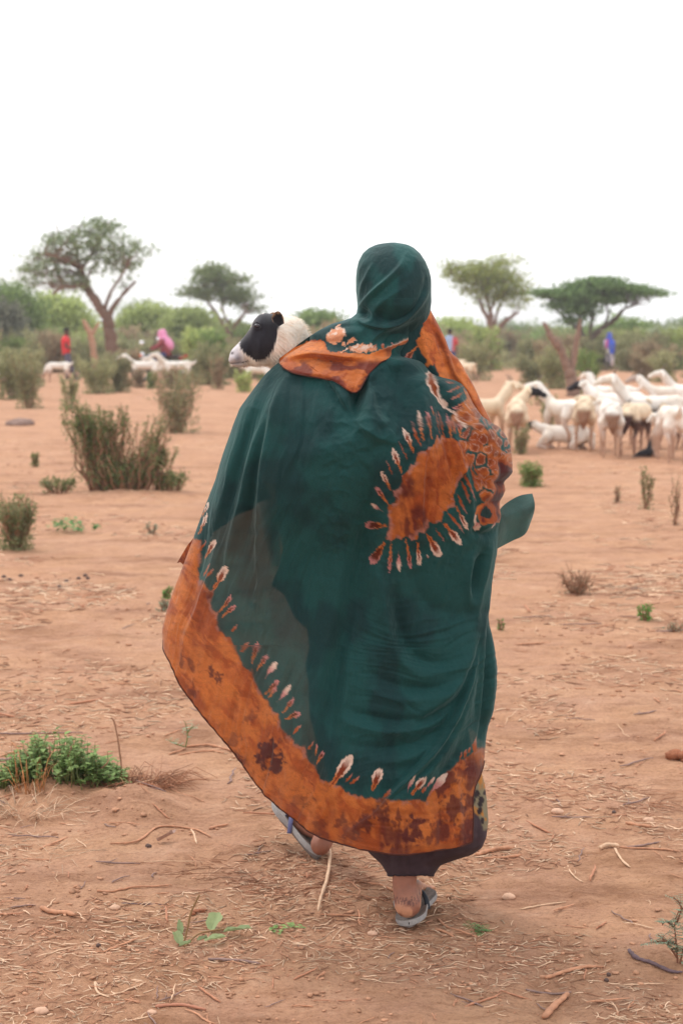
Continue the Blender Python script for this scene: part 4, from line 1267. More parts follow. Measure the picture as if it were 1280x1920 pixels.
    # ear: folded cup
    for far in (0, 1):
        b = MB()
        nn, mm_ = 26, 18
        sp = densify([(512, 604), (509, 596), (513, 588), (520, 583.5), (526, 586), (531, 594), (533, 606)], 5)
        base = np.array([523.0, 612.0])
        ti = np.linspace(0, 1, nn)
        R_ = np.stack([np.interp(ti, np.linspace(0, 1, len(sp)), sp[:, c]) for c in (0, 1)], -1)
        v = np.linspace(0, 1, mm_)[None, :, None]
        G = base * (1 - v) + R_[:, None] * v
        dep = 0.030 * np.sin(np.pi * ti)[:, None] ** 0.7 * (np.sin(v[..., 0] * 1.9)) + 0.012 * (1 - v[..., 0])
        yb = (Y0 + 0.05 - 0.055 - 0.012 + 0.0) if not far else (Y0 + 0.05 + 0.055)
        if far: G = G + np.array([-9, 2])
        Cc = mixc(np.broadcast_to(np.array(lin(34, 30, 34)), G.shape[:2] + (3,)), np.array(lin(168, 132, 104)), sstep(0.80, 1.02, v[..., 0] + 0 * ti[:, None] + 0.25 * (fbm(G[..., 0] / 3, G[..., 1] / 3, 1) - .5)))
        b.grid(at(G[..., 0], G[..., 1], yb + (dep if not far else -dep)), Cc)
        b.build("ear", material("ear_hide", vcol=True, rough=0.85, trans=0.15), root)
    # short loose wool on the neck
    b = MB()
    idx = rng.integers(0, n * k, 16000)
    Vf = V.reshape(-1, 3)[idx]; Xf = X.reshape(-1)[idx]; Yf = Yp.reshape(-1)[idx]; sdf = sd.reshape(-1)[idx]
    keep = (sdf > 1.5) & (Xf > 455) & (Yf < 760)
    Vf = Vf[keep]; Xf = Xf[keep]; Cf = np.clip(C, 0, 1).reshape(-1, 3)[idx][keep]
    cen = at((A[:, 0] + B[:, 0]) / 2, (A[:, 1] + B[:, 1]) / 2, Yc)[(idx // k)][keep]
    nr_ = Vf - cen; nr_ /= np.linalg.norm(nr_, axis=1, keepdims=True)
    ln = np.where(Xf > 505, 0.011, 0.004)[:, None] * (0.5 + rng.random((len(Vf), 1)))
    tip = Vf + nr_ * ln * 0.55 + np.array([0.7, 0, -0.55]) * ln + rng.normal(0, .0015, Vf.shape)
    side = np.cross(nr_, rng.normal(size=Vf.shape)); side /= np.linalg.norm(side, axis=1, keepdims=True)
    Vv = np.stack([Vf - nr_ * .001 - side * .0008, Vf - nr_ * .001 + side * .0008, tip], 1).reshape(-1, 3)
    b.add(Vv, np.arange(len(Vv)).reshape(-1, 3), np.repeat(Cf, 3, 0))
    tag(b.build("wool", material("wool", vcol=True, rough=0.9, trans=0.3), root), kind='stuff')


carried_sheep()

# ------------------------------------------------------------------ plants
def leaf_mat(name, c=None, island=0.35, trans=0.5):
    return material(name, c, rough=0.7, island=island, trans=trans, objrand=0.28)


BARK = material("bark", lin(122, 94, 80), 0.95, var=0.3, scale=18, bump=0.6, bscale=60, bdist=0.01)
BARK_RED = material("bark_reddish", lin(138, 104, 90), 0.95, var=0.3, scale=14, bump=0.6, bscale=60, bdist=0.01)
BARK_D = material("bark_dark", lin(98, 80, 72), 0.95, var=0.3, scale=18)
STEM = material("dry_stem", lin(150, 112, 88), 0.9, island=0.3)
STEM_R = material("reddish_stem", lin(156, 116, 92), 0.9, island=0.35)
L_ACA = leaf_mat("acacia_leaf", lin(136, 152, 92))
L_ACA_B = leaf_mat("acacia_leaf_bluish", lin(128, 142, 104))
L_FLAT = leaf_mat("flat_crown_leaf", lin(122, 150, 92))
L_BUSH = leaf_mat("bush_leaf", lin(124, 144, 86))
L_BUSH_L = leaf_mat("bush_leaf_pale", lin(160, 172, 106))
L_SCRUB = leaf_mat("scrub_leaf", lin(147, 147, 108))
L_SCRUB_B = leaf_mat("scrub_leaf_brown", lin(158, 140, 112))
L_GREEN = leaf_mat("fresh_leaf", lin(103, 159, 77), 0.3, 0.3)
L_GREEN_D = leaf_mat("dark_fresh_leaf", lin(89, 128, 75), 0.35, 0.25)
L_SAGE = leaf_mat("grey_green_leaf", lin(142, 159, 133), 0.3, 0.25)


def quads(b, C, size, flatten=1.0, aspect=1.6):
    """one small leaf face at every point"""
    C = np.asarray(C, float).reshape(-1, 3); n = len(C)
    a = rng.normal(size=(n, 3)); a[:, 2] *= flatten; a /= np.linalg.norm(a, axis=1, keepdims=True) + 1e-9
    r = rng.normal(size=(n, 3)); c = np.cross(a, r); c /= np.linalg.norm(c, axis=1, keepdims=True) + 1e-9
    s = (size * (0.6 + 0.8 * rng.random(n)))[:, None] if np.ndim(size) == 0 else (size * (0.6 + 0.8 * rng.random(n)))[:, None]
    u = a * s * aspect * 0.5; v = c * s * 0.5
    V = np.stack([C - u, C + v * 0.9, C + u, C - v * 0.9], 1).reshape(-1, 3)
    b.add(V, np.arange(n * 4).reshape(-1, 4))


def branch_pts(a, b, n=5, wob=0.12, lift=0.0):
    a = np.asarray(a, float); b = np.asarray(b, float)
    t = np.linspace(0, 1, n)[:, None]
    L = np.linalg.norm(b - a)
    P = a * (1 - t) + b * t + rng.normal(size=(n, 3)) * wob * L * np.sin(np.pi * t) * 0.35
    P[:, 2] += lift * L * np.sin(np.pi * t[:, 0])
    return P


def px_path(pts, Y):
    """pts: (px, py, radius in photo pixels[, extra distance])"""
    P = np.array([list(p) + [0] * (4 - len(p)) for p in pts], float)
    return at(P[:, 0], P[:, 1], Y + P[:, 3]), P[:, 2] * Y / F


def tree(name, label, cat, Y, trunks, blobs, leafmat, leaf=0.10, barkmat=BARK, group=None, nlimb=26, clump=60, cr=0.45, twig=True, flat=0.45):
    """trunks: pixel paths; blobs: (px, py, rx, ry, clumps) of crown in photo pixels at distance Y"""
    bx, by = trunks[0][0][0], trunks[0][0][1]
    base = at(bx, by, Y)
    root = empty(name, (base[0], base[1], float(gh(base[0], base[1]))), label, cat, group)
    tb = MB(); tips = []
    for tr in trunks:
        P, R = px_path(tr, Y)
        if tr is trunks[0]:
            P[0, 2] = float(gh(P[0, 0], P[0, 1])) - 0.05
        n = len(P); t = np.linspace(0, n - 1, n * 4)
        Pd = np.array([np.interp(t, range(n), P[:, k]) for k in range(3)]).T
        Pd += rng.normal(size=Pd.shape) * R.mean() * 0.12
        Rd = np.interp(t, range(n), R) * (1 + 0.12 * rng.normal(size=len(t)))
        tb.tube(Pd, Rd, 8)
        tips += [(p, r) for p, r in zip(Pd[len(Pd) // 3:], Rd[len(Pd) // 3:])]
    lb = MB(); cl = []
    s = Y / F
    for (cx_, cy_, rx, ry, n) in blobs:
        u = rng.normal(size=(n, 3)); u /= np.linalg.norm(u, axis=1, keepdims=True)
        u *= (rng.random((n, 1)) ** 0.40)
        cc = at(cx_, cy_, Y)
        P = cc + u * np.array([rx * s, rx * s * 0.9, ry * s])
        cl.append(P)
    cl = np.vstack(cl)
    TP = np.array([p for p, r in tips]); TR = np.array([r for p, r in tips])
    # limbs reach out to a share of the clumps
    if twig:
        order = rng.permutation(len(cl))[:nlimb]
        mids = []
        for i in order:
            dd = np.linalg.norm((TP - cl[i]) * np.array([1, 1, 1.6]), axis=1) + 2.0 * np.maximum(TP[:, 2] - cl[i, 2], 0)
            j = int(np.argmin(dd))
            P = branch_pts(TP[j], cl[i], 6, 0.35, 0.08)
            r0 = min(TR[j] * 0.6, 0.05 * Y / 70)
            tb.tube(P, np.linspace(r0, r0 * 0.2, 6), 5)
            mids.append(P[3:])
        M_ = np.vstack(mids)
        for i in range(len(cl)):
            j = int(np.argmin(np.linalg.norm(M_ - cl[i], axis=1)))
            P = branch_pts(M_[j], cl[i], 4, 0.3)
            tb.tube(P, np.linspace(0.014, 0.005, 4) * Y / 70, 3)
    tb.build("trunk", barkmat, root)
    dens = 0.5 + rng.random(len(cl))
    for c, d_ in zip(cl, dens):
        m = int(clump * d_)
        q = rng.normal(size=(m, 3)) * np.array([cr, cr, cr * flat]) * 0.5
        quads(lb, c + q, leaf)
    lb.build("crown", leafmat, root, smooth=False)
    return root


tree("acacia_tree", "open crowned acacia with forked reddish trunk, standing behind the man in the red shirt", "tree", 68,
     [[(211, 702, 13), (209, 660, 11), (205, 620, 10), (202, 600, 11)],
      [(202, 600, 10), (190, 580, 8.5), (176, 560, 8), (164, 540, 7.5, .5), (157, 522, 6, .5), (150, 500, 5, .5), (143, 470, 3, .8), (138, 440, 2, 1)],
      [(204, 598, 6), (210, 578, 4.5), (219, 566, 4), (236, 546, 3.5), (255, 527, 2.5)],
      [(196, 588, 4.5), (200, 568, 3.5), (209, 545, 3, -.5), (226, 520, 2, -.8), (240, 498, 1.5, -1)],
      [(160, 532, 4), (140, 538, 3, -.6), (118, 538, 3, -1), (100, 550, 2.5, -1.2)],
      [(152, 505, 4), (170, 480, 3, .8), (186, 450, 2, 1), (200, 430, 1.5, 1)],
      [(150, 500, 3.5), (120, 485, 2.5, -.8), (85, 475, 2, -1)],
      [(165, 540, 3), (166, 515, 2.5, .5), (180, 495, 2, .8)]],
     [(95, 480, 50, 30, 50), (70, 510, 42, 32, 42), (140, 460, 55, 32, 62), (190, 452, 62, 36, 74), (180, 426, 42, 16, 30), (235, 480, 38, 34, 46), (210, 495, 50, 24, 30),
      (125, 522, 42, 18, 30), (244, 465, 40, 22, 20), (266, 468, 26, 8, 6), (235, 525, 14, 24, 6), (108, 445, 22, 12, 10), (50, 502, 34, 16, 14), (140, 538, 45, 8, 20), (176, 412, 10, 5, 4), (222, 420, 12, 6, 4)],
     L_ACA_B, 0.080, BARK, clump=12, nlimb=110, cr=0.32)
tree("acacia_tree", "small acacia with forked trunk and rounded layered crown, beyond the carried sheep", "tree", 105,
     [[(436, 668, 6.5), (434, 650, 6), (433, 632, 6)], [(433, 634, 5), (422, 612, 4), (410, 595, 3.5), (400, 580, 3, .6), (388, 565, 2, 1)],
      [(434, 634, 4.5), (440, 612, 3.5), (452, 596, 3, -.6), (462, 580, 2, -1)], [(430, 610, 2.5), (420, 590, 2), (415, 570, 2), (418, 545, 1.5)]],
     [(385, 545, 42, 14, 60), (400, 518, 40, 20, 70), (430, 530, 40, 18, 60), (455, 555, 32, 12, 45), (360, 548, 24, 10, 22), (400, 505, 30, 10, 30), (465, 575, 26, 8, 14), (430, 560, 40, 10, 30),
      (485, 580, 16, 4, 5)], L_ACA, 0.11, BARK, clump=17, nlimb=60, cr=0.6)
tree("acacia_tree", "feathery yellow green acacia with V shaped limbs, just right of the woman's head", "tree", 92,
     [[(929, 700, 8), (929, 670, 7.5), (928, 650, 8), (928, 628, 9)], [(927, 632, 6), (915, 600, 4.5), (904, 580, 3.5), (898, 560, 3, .6)],
      [(928, 632, 5.5), (938, 610, 4.5), (952, 598, 4), (970, 585, 2.5, -.6)], [(922, 615, 4), (920, 590, 3.5), (914, 565, 3), (910, 540, 2, .5)],
      [(926, 612, 3.5), (930, 590, 2.5, .5), (937, 570, 2, .6)], [(914, 598, 2.5), (920, 580, 2), (930, 560, 2)]],
     [(880, 515, 42, 18, 70), (915, 510, 50, 18, 90), (945, 530, 40, 22, 70), (900, 540, 40, 16, 50), (965, 555, 26, 20, 36), (920, 560, 34, 16, 26), (850, 510, 22, 10, 14), (985, 545, 14, 16, 8),
      (940, 490, 30, 8, 16), (835, 500, 12, 5, 4), (855, 495, 20, 5, 8)], leaf_mat("feathery_leaf", lin(152, 161, 89)), 0.095, BARK_RED, clump=17, nlimb=80, cr=0.7)
tree("acacia_tree", "flat topped umbrella acacia behind the woman in the blue shawl", "tree", 84,
     [[(1101, 705, 11), (1101, 670, 10), (1100, 650, 10)], [(1100, 655, 7), (1090, 628, 5), (1075, 610, 4, .5), (1060, 596, 3, .8), (1045, 585, 2, 1)],
      [(1101, 655, 7.5), (1110, 632, 6), (1128, 616, 5), (1148, 602, 5), (1160, 590, 3.5, -.4), (1170, 578, 2.5, -.6), (1190, 572, 2, -.8)],
      [(1104, 650, 4), (1106, 620, 3), (1110, 595, 3), (1104, 570, 2)], [(1092, 635, 3.5), (1085, 600, 3), (1088, 575, 2)], [(1132, 612, 2.5), (1140, 590, 2), (1136, 572, 2)]],
     [(1060, 552, 56, 9, 80), (1115, 540, 62, 12, 120), (1160, 540, 56, 9, 90), (1200, 548, 40, 5, 40), (1110, 560, 52, 12, 70), (1085, 580, 40, 12, 46), (1130, 528, 44, 7, 50), (1060, 570, 40, 8, 26),
      (1232, 551, 18, 2.5, 8), (1020, 548, 24, 5, 16), (1150, 560, 40, 8, 36), (1075, 600, 22, 8, 14)], L_FLAT, 0.11, BARK_D, clump=19, nlimb=80, cr=0.6, flat=0.25)


# dead forked trunks (stripped bare)
def dead_tree(label, Y, paths, m, k=10):
    base = at(paths[0][0][0], paths[0][0][1], Y)
    b = MB()
    for i, p in enumerate(paths):
        P, R = px_path(p, Y)
        if i == 0: P[0, 2] = float(gh(P[0, 0], P[0, 1])) - 0.04
        n = len(P); t = np.linspace(0, n - 1, n * 4)
        Pd = np.array([np.interp(t, range(n), P[:, j]) for j in range(3)]).T + rng.normal(size=(n * 4, 3)) * R.mean() * 0.10
        b.tube(Pd, np.interp(t, range(n), R) * (1 + 0.10 * rng.normal(size=n * 4)), k)
    o = b.build("dead_tree", m)
    return tag(o, label, "dead tree")


dead_tree("bare broken V shaped tree trunk standing behind the white goats", 44,
          [[(1075, 748, 13), (1073, 720, 12), (1068, 700, 11), (1060, 680, 8), (1050, 655, 7), (1040, 640, 6.5), (1030, 628, 5.5), (1021, 609, 4), (1018, 604, 2)],
           [(1068, 700, 6.5), (1076, 668, 6), (1081, 635, 5), (1085, 612, 3.5), (1087, 598, 1.5)],
           [(1067, 746, 5), (1067, 720, 4.5), (1068, 700, 3)]], material("stripped_wood", lin(134, 108, 94), 0.85, var=0.3, scale=12, bump=0.5, bscale=50, bdist=0.01))
dead_tree("bare forked dead trunk between the man in red and the left acacia", 60,
          [[(181, 708, 7), (178, 680, 6.5), (174, 645, 6), (170, 625, 6), (163, 612, 5), (157, 600, 3.5)], [(172, 628, 4), (180, 615, 3), (186, 605, 2)]],
          material("stripped_wood_pale", lin(170, 132, 108), 0.85, var=0.25, scale=12))


# bushy masses and far trees: each one its own crown and trunk
def bush_tree(label, px0, px1, top, bot, Y, m, group=None, leaf=0.14, n=150, clump=46, name="thorn_tree"):
    w = (px1 - px0) / 2; cx_ = (px0 + px1) / 2; h = bot - top
    bl = [(cx_, top + h * 0.42, w * 0.8, h * 0.36, int(n * 0.45)), (cx_ - w * 0.45, top + h * 0.5, w * 0.5, h * 0.30, int(n * 0.2)), (cx_ + w * 0.45, top + h * 0.48, w * 0.5, h * 0.32, int(n * 0.2)),
          (cx_ + w * rng.uniform(-.4, .4), top + h * 0.25, w * 0.5, h * 0.22, int(n * 0.15))]
    tr = [[(cx_, bot + 4, 4), (cx_ + 2, bot - h * 0.25, 3), (cx_ - 3, top + h * 0.5, 2)], [(cx_, bot - h * .1, 3), (cx_ + w * 0.3, top + h * 0.5, 1.5)], [(cx_, bot - h * .1, 3), (cx_ - w * 0.35, top + h * 0.5, 1.5)]]
    return tree(name, label, "tree", Y, tr, bl, m, leaf, BARK_D, group, nlimb=14, clump=clump, cr=0.9 * Y / 100)


bush_tree("big green thorn tree filling the left edge, behind the open acacia", -60, 90, 528, 690, 88, L_BUSH, n=230)
bush_tree("dark twiggy thorn tree at the far left edge below a greener one", -70, 50, 556, 690, 80, leaf_mat("dull_leaf", lin(126, 126, 108)), n=150)
bush_tree("green spreading thorn tree behind the man in the red shirt", 30, 175, 545, 690, 96, L_BUSH_L, n=230)
bush_tree("bright green rounded thorn tree left of the pink headscarf", 226, 330, 568, 680, 100, L_BUSH_L, n=180)
bush_tree("pale green rounded thorn tree right of the pink headscarf", 310, 400, 572, 680, 94, leaf_mat("yellow_leaf", lin(161, 173, 110)), n=160)
bush_tree("dark green thorn tree right behind the pink headscarf", 268, 345, 578, 682, 108, L_BUSH, n=130)
bush_tree("thorn tree behind the small acacia left of the carried sheep", 385, 480, 596, 690, 112, L_BUSH_L, n=120)
bush_tree("low green thorn tree behind the carried sheep's neck", 540, 650, 577, 680, 100, L_BUSH, n=180)
bush_tree("broad dark thorn tree behind the woman in blue, under the umbrella acacia", 1120, 1210, 592, 690, 98, L_BUSH, n=130)
bush_tree("grey green thorn tree at the right edge of the treeline", 1195, 1300, 612, 700, 88, leaf_mat("sage_tree_leaf", lin(149, 156, 126)), n=150)
bush_tree("far thorn tree with rounded top at the right edge of the frame", 1240, 1330, 596, 680, 150, L_BUSH, n=100)
bush_tree("rounded green tree just right of the woman's neck", 815, 875, 592, 690, 104, L_BUSH_L, n=110)
bush_tree("low far thorn tree with a small flat top showing above the others", 228, 272, 560, 640, 180, L_BUSH, n=46)
# the rest of the far treeline: six shapes, copied
far_specs = []
protos = []
for i in range(6):
    w = rng.uniform(60, 95); h = rng.uniform(70, 92); X0 = 640
    m = [L_BUSH, L_BUSH_L, L_BUSH, leaf_mat("sage_tree_leaf"), L_BUSH_L, L_BUSH][i]
    r = bush_tree("low green thorn tree in the far treeline", X0 - w / 2, X0 + w / 2, 690 - h, 690, 130, m, "low thorn trees of the far treeline", n=90, clump=40, leaf=0.16)
    protos.append(r)


def copy_tree(o, loc, rz=0.0, s=1.0, label=None):
    c = o.copy(); COL.objects.link(c)
    c.location = loc; c.rotation_euler = (0, 0, rz); c.scale = (s, s, s)
    if label: c['label'] = label
    for ch in list(o.children):
        d = ch.copy(); COL.objects.link(d); d.parent = c; d.matrix_parent_inverse = ch.matrix_parent_inverse
        for g2 in ch.children:
            e = g2.copy(); COL.objects.link(e); e.parent = d; e.matrix_parent_inverse = g2.matrix_parent_inverse
    return c


k = 0
for px in np.arange(-60, 1350, 22):
    for row in range(2):
        Y = [122, 165][row] * rng.uniform(0.9, 1.15)
        x = (px + rng.uniform(-12, 12) - 640) / F * Y
        o = protos[k % 6]; s = rng.uniform(0.72, 1.0) * (1.0 if row == 0 else 1.12)
        if 180 < px < 230: s *= 0.8
        loc = (x, Y, float(gh(x, Y)))
        if k < 6:
            o.location = loc; o.rotation_euler = (0, 0, rng.uniform(0, 6.28)); o.scale = (s, s, s)
        else: copy_tree(o, loc, rng.uniform(0, 6.28), s)
        k += 1


# scrub bushes: upright dry stems with small leaves
def scrub_parts(h, w, ns, nl, leaf, up=0.75, tuft=0.5, base_fill=0.3, stem_r=0.006):
    """local stems and leaves meshes, base at the origin"""
    sb = local_mb(); pts = []
    for i in range(ns):
        a = rng.uniform(0, 2 * np.pi); r0 = w * 0.18 * rng.random() ** 0.5; r1 = w * 0.5 * rng.random() ** 0.6
        hh = h * rng.uniform(0.55, 1.05)
        p0 = np.array([r0 * math.cos(a), r0 * math.sin(a), -0.02]); p1 = np.array([r1 * math.cos(a + .3), r1 * math.sin(a + .3), hh])
        P = branch_pts(p0, p1, 7, 0.16)
        P[:, 0:2] *= (np.linspace(0, 1, 7)[:, None] ** up * 0.5 + 0.5)
        sb.tube(P, np.linspace(stem_r, stem_r * 0.35, 7), 4)
        t = rng.random(nl) ** tuft * 0.85 + 0.15
        q = np.array([np.interp(t * 6, range(7), P[:, k_]) for k_ in range(3)]).T
        pts.append(q + rng.normal(size=q.shape) * np.array([1, 1, 0.9]) * w * 0.045)
        for _ in range(3):
            j = rng.integers(2, 6); e = P[j] + rng.normal(size=3) * w * 0.13 + np.array([0, 0, h * 0.12])
            sb.tube(branch_pts(P[j], e, 4, 0.2), np.linspace(stem_r * .5, stem_r * .2, 4), 3)
            tt = rng.random(nl // 4)[:, None]
            pts.append(P[j] * (1 - tt) + e * tt + rng.normal(size=(nl // 4, 3)) * w * 0.03)
    if base_fill:
        m = int(ns * nl * base_fill); a = rng.uniform(0, 2 * np.pi, m); r = w * 0.4 * rng.random(m) ** 0.5
        pts.append(np.stack([r * np.cos(a), r * np.sin(a), h * 0.28 * rng.random(m) ** 1.4], -1))
    lb = local_mb(); quads(lb, np.vstack(pts), leaf, aspect=2.0)
    return sb, lb


def shrub(label, px, py, hpx, wpx, leafmat, stem=STEM_R, ns=26, nl=40, leafpx=2.4, group=None, name="shrub", loc=None, Y=None, **kw):
    if loc is None:
        loc = ong(px, py)
    s = loc[1] / F
    root = empty(name, loc, label, "shrub", group)
    sb, lb = scrub_parts(hpx * s, wpx * s, int(ns * .8), int(nl * .75), leafpx * .85 * s, **kw)
    for nm, b_, m in (("stem", sb, stem), ("foliage", lb, leafmat)):
        o = b_.build(nm, m, root, smooth=(nm == "stem"))
    return root


def multi_shrub(label, lobes, leafmat, stem=STEM_R, name="shrub", group=None):
    """lobes: (px, base py, top px, top py, width px, stems, leaves, leaf px); one shrub whose stems follow the lobes"""
    loc = ong(lobes[0][0], lobes[0][1]); Y = loc[1]; s = Y / F
    root = empty(name, loc, label, "shrub", group)
    sb = local_mb(); lv = []; sizes = []
    for (bx, by, tx, ty, w, ns, nl, lp) in lobes:
        for i in range(ns):
            a = float(np.clip(rng.normal(0, 0.32), -.5, .5)); dpt = rng.normal(0, 0.28)
            x0 = (bx - lobes[0][0]) * s + a * w * s * 0.4; x1 = (tx - lobes[0][0]) * s + a * w * s
            hh = (by - ty) * s * rng.uniform(0.7, 1.04) * (1 - 0.15 * abs(a))
            p0 = np.array([x0, dpt * w * s * .5, -0.02]); p1 = np.array([x1, dpt * w * s * 1.2, hh])
            P = branch_pts(p0, p1, 8, 0.10)
            sb.tube(P, np.linspace(2.0, 0.6, 8) * s, 4)
            t = rng.random(nl) ** 0.45 * 0.9 + 0.1
            q = np.array([np.interp(t * 7, range(8), P[:, k_]) for k_ in range(3)]).T
            lv.append(q + rng.normal(size=q.shape) * w * s * 0.075); sizes.append(np.full(nl, lp * s))
    sb.build("stem", stem, root)
    lb = local_mb(); quads(lb, np.vstack(lv), np.concatenate(sizes), aspect=1.8)
    lb.build("foliage", leafmat, root, smooth=False)
    return root


multi_shrub("large ragged green brown shrub in the left middle ground, leafier on its left half",
            [(185, 925, 150, 752, 58, 40, 90, 3.0), (200, 925, 190, 765, 52, 30, 80, 3.0), (215, 930, 228, 760, 34, 14, 50, 2.8), (235, 930, 262, 795, 40, 12, 30, 2.6), (262, 938, 302, 785, 40, 18, 45, 2.8),
             (258, 940, 255, 850, 90, 30, 44, 3.2), (295, 940, 312, 845, 40, 14, 40, 3.2), (225, 935, 215, 880, 120, 36, 44, 3.4), (320, 945, 325, 905, 60, 18, 40, 3.6), (110, 905, 110, 880, 60, 16, 34, 3.4),
             (270, 930, 318, 800, 20, 3, 4, 3)],
            leaf_mat("mid_shrub_leaf", lin(128, 140, 92)))
shrub("bushy grey green shrub cut by the left edge of the frame", 30, 1030, 100, 90, leaf_mat("dull_green_leaf", lin(135, 140, 98)), ns=60, nl=60, leafpx=3.6)
shrub("tall twiggy brown green shrub behind the large ragged one", 330, 812, 118, 120, leaf_mat("olive_scrub", lin(142, 140, 105)), ns=50, nl=50, leafpx=3.4)
shrub("dark upright shrub left of the three white goats", 222, 735, 66, 60, L_SCRUB, ns=46, nl=46, leafpx=3.2)
shrub("brown upright shrub at the left edge behind the low stump", 55, 765, 100, 70, L_SCRUB, ns=40, nl=46, leafpx=3.2)
shrub("small shrub with a thick dark base left of centre", 130, 768, 70, 46, L_SCRUB, ns=24, nl=40, leafpx=3.2)
shrub("narrow brown shrub left of the carried sheep's nose", 408, 730, 62, 34, L_SCRUB_B, ns=24, nl=36, leafpx=3)
shrub("small green bush below the carried sheep", 458, 735, 40, 46, L_BUSH_L, ns=24, nl=36, leafpx=3)
shrub("small round green bush at the woman's right elbow", 995, 912, 42, 60, leaf_mat("bush_leaf"), ns=40, nl=44, leafpx=3.2)
shrub("upright pale bush between the woman and the lying sheep", 975, 852, 54, 36, L_SCRUB, ns=22, nl=32, leafpx=3)
shrub("forked twiggy bush behind the nearest standing sheep", 1008, 760, 50, 46, L_SCRUB, ns=12, nl=34, leafpx=3)
shrub("green brown bush at the foot of the broken V shaped trunk", 1100, 738, 84, 56, L_BUSH, ns=36, nl=54, leafpx=3.2)
shrub("low bush left of the broken V shaped trunk", 1030, 800, 60, 40, L_SCRUB, ns=22, nl=34, leafpx=3)
shrub("slim upright weed in the open dirt at the right", 1210, 955, 78, 36, leaf_mat("dull_green_leaf"), ns=12, nl=34, leafpx=3)
shrub("thin dry weed cut by the right edge above the middle", 1266, 985, 90, 30, L_SCRUB_B, ns=10, nl=20, leafpx=3)
shrub("tiny dry weed left of the slim upright one", 1156, 942, 34, 26, L_SCRUB_B, ns=9, nl=14, leafpx=3)
shrub("dry brown tuft of twigs in the right middle ground", 1082, 1112, 44, 90, L_SCRUB_B, ns=34, nl=8, leafpx=3)
shrub("tiny green weed left of the large ragged shrub", 66, 875, 26, 22, L_BUSH, ns=12, nl=20, leafpx=3)
shrub("small grey weed below the shawl's blown left corner", 305, 1150, 30, 34, L_SAGE, ns=12, nl=16, leafpx=3)
shrub("bright green sprig beside the shawl's left edge", 312, 1122, 24, 26, L_GREEN, ns=8, nl=18, leafpx=4)
shrub("bright green sprig in the open dirt at the right", 1210, 1163, 30, 36, L_GREEN, ns=12, nl=18, leafpx=4)
shrub("tiny green sprig right of the shawl's hanging fold", 937, 1182, 22, 16, L_GREEN, ns=6, nl=12, leafpx=3.4)
shrub("low pale weed ring right of the bright green sprig", 1262, 1180, 16, 60, L_SAGE, ns=16, nl=8, leafpx=3)
shrub("faint tiny weed below the wilted leaves at the left", 285, 1000, 20, 40, L_SAGE, ns=10, nl=8, leafpx=3)

# scrub belt across the clearing's far side
sp = []
for i in range(7):
    h = rng.uniform(1.0, 1.7); w = rng.uniform(1.1, 1.9)
    sb, lb = scrub_parts(h, w, 30, 42, 0.065)
    m = [L_SCRUB, L_SCRUB_B, L_SCRUB, L_BUSH, L_SCRUB_B, L_SCRUB, L_BUSH_L][i]
    sp.append((sb.mesh("scrub_stem_mesh", STEM_R), lb.mesh("scrub_foliage_mesh", m, False)))


def scrub_at(x, Y, i, s, label="waist high dry scrub bush on the far side of the clearing", group="scrub bushes along the far side of the clearing"):
    r = empty("scrub_bush", (x, Y, float(gh(x, Y))), label, "shrub", group, rng.uniform(0, 6.28)); r.scale = (s, s, s)
    for nm, me in zip(("stem", "foliage"), sp[i]):
        o = bpy.data.objects.new(nm, me); link(o, r)
    return r


for i in range(215):
    Y = rng.choice([rng.uniform(62, 80), rng.uniform(72, 100), rng.uniform(90, 125)])
    px = rng.uniform(-40, 1320)
    if Y < 78 and 850 < px < 1280: Y += 10
    if Y < 74 and 80 < px < 370: Y += 12
    if Y < 100 and 1105 < px < 1170: continue
    scrub_at((px - 640) / F * Y, Y, int(rng.integers(0, 7)), rng.uniform(0.7, 1.25))
for px, Y in [(45, 52), (185, 46), (60, 58), (375, 56), (385, 62), (165, 64), (215, 63), (400, 54), (30, 42), (500, 58), (1000, 56), (1200, 60),
              (1040, 50), (1240, 58), (890, 60)]:
    scrub_at((px - 640) / F * Y, Y, int(rng.integers(0, 6)), rng.uniform(0.55, 0.85), "knee high dry scrub bush standing in the open dirt", "scrub bushes dotted over the open dirt")

for px, Y, s in [(262, 51, .34), (285, 50, .30), (318, 50.5, .36), (345, 51, .32), (240, 52, .3)]:
    scrub_at((px - 640) / F * Y, Y, int(rng.integers(0, 6)), s, "small dry scrub tuft at the feet of the three white goats", "scrub tufts at the feet of the three white goats")

# ground cover under the treeline, nobody could count it
b = MB()
n = 42000
Yv = 82 + 110 * rng.random(n) ** 1.3; pxv = rng.uniform(-60, 1340, n); xv = (pxv - 640) / F * Yv
cl_ = fbm(xv * 0.35, Yv * 0.2, 3, 3); keep = cl_ > 0.42
xv, Yv = xv[keep], Yv[keep]
zv = gh(xv, Yv) + rng.random(len(xv)) ** 1.5 * 0.75
quads(b, np.stack([xv, Yv, zv], -1), 0.13)
tag(b.build("undergrowth", L_SCRUB, smooth=False), "low dry undergrowth below the far treeline", kind='stuff')

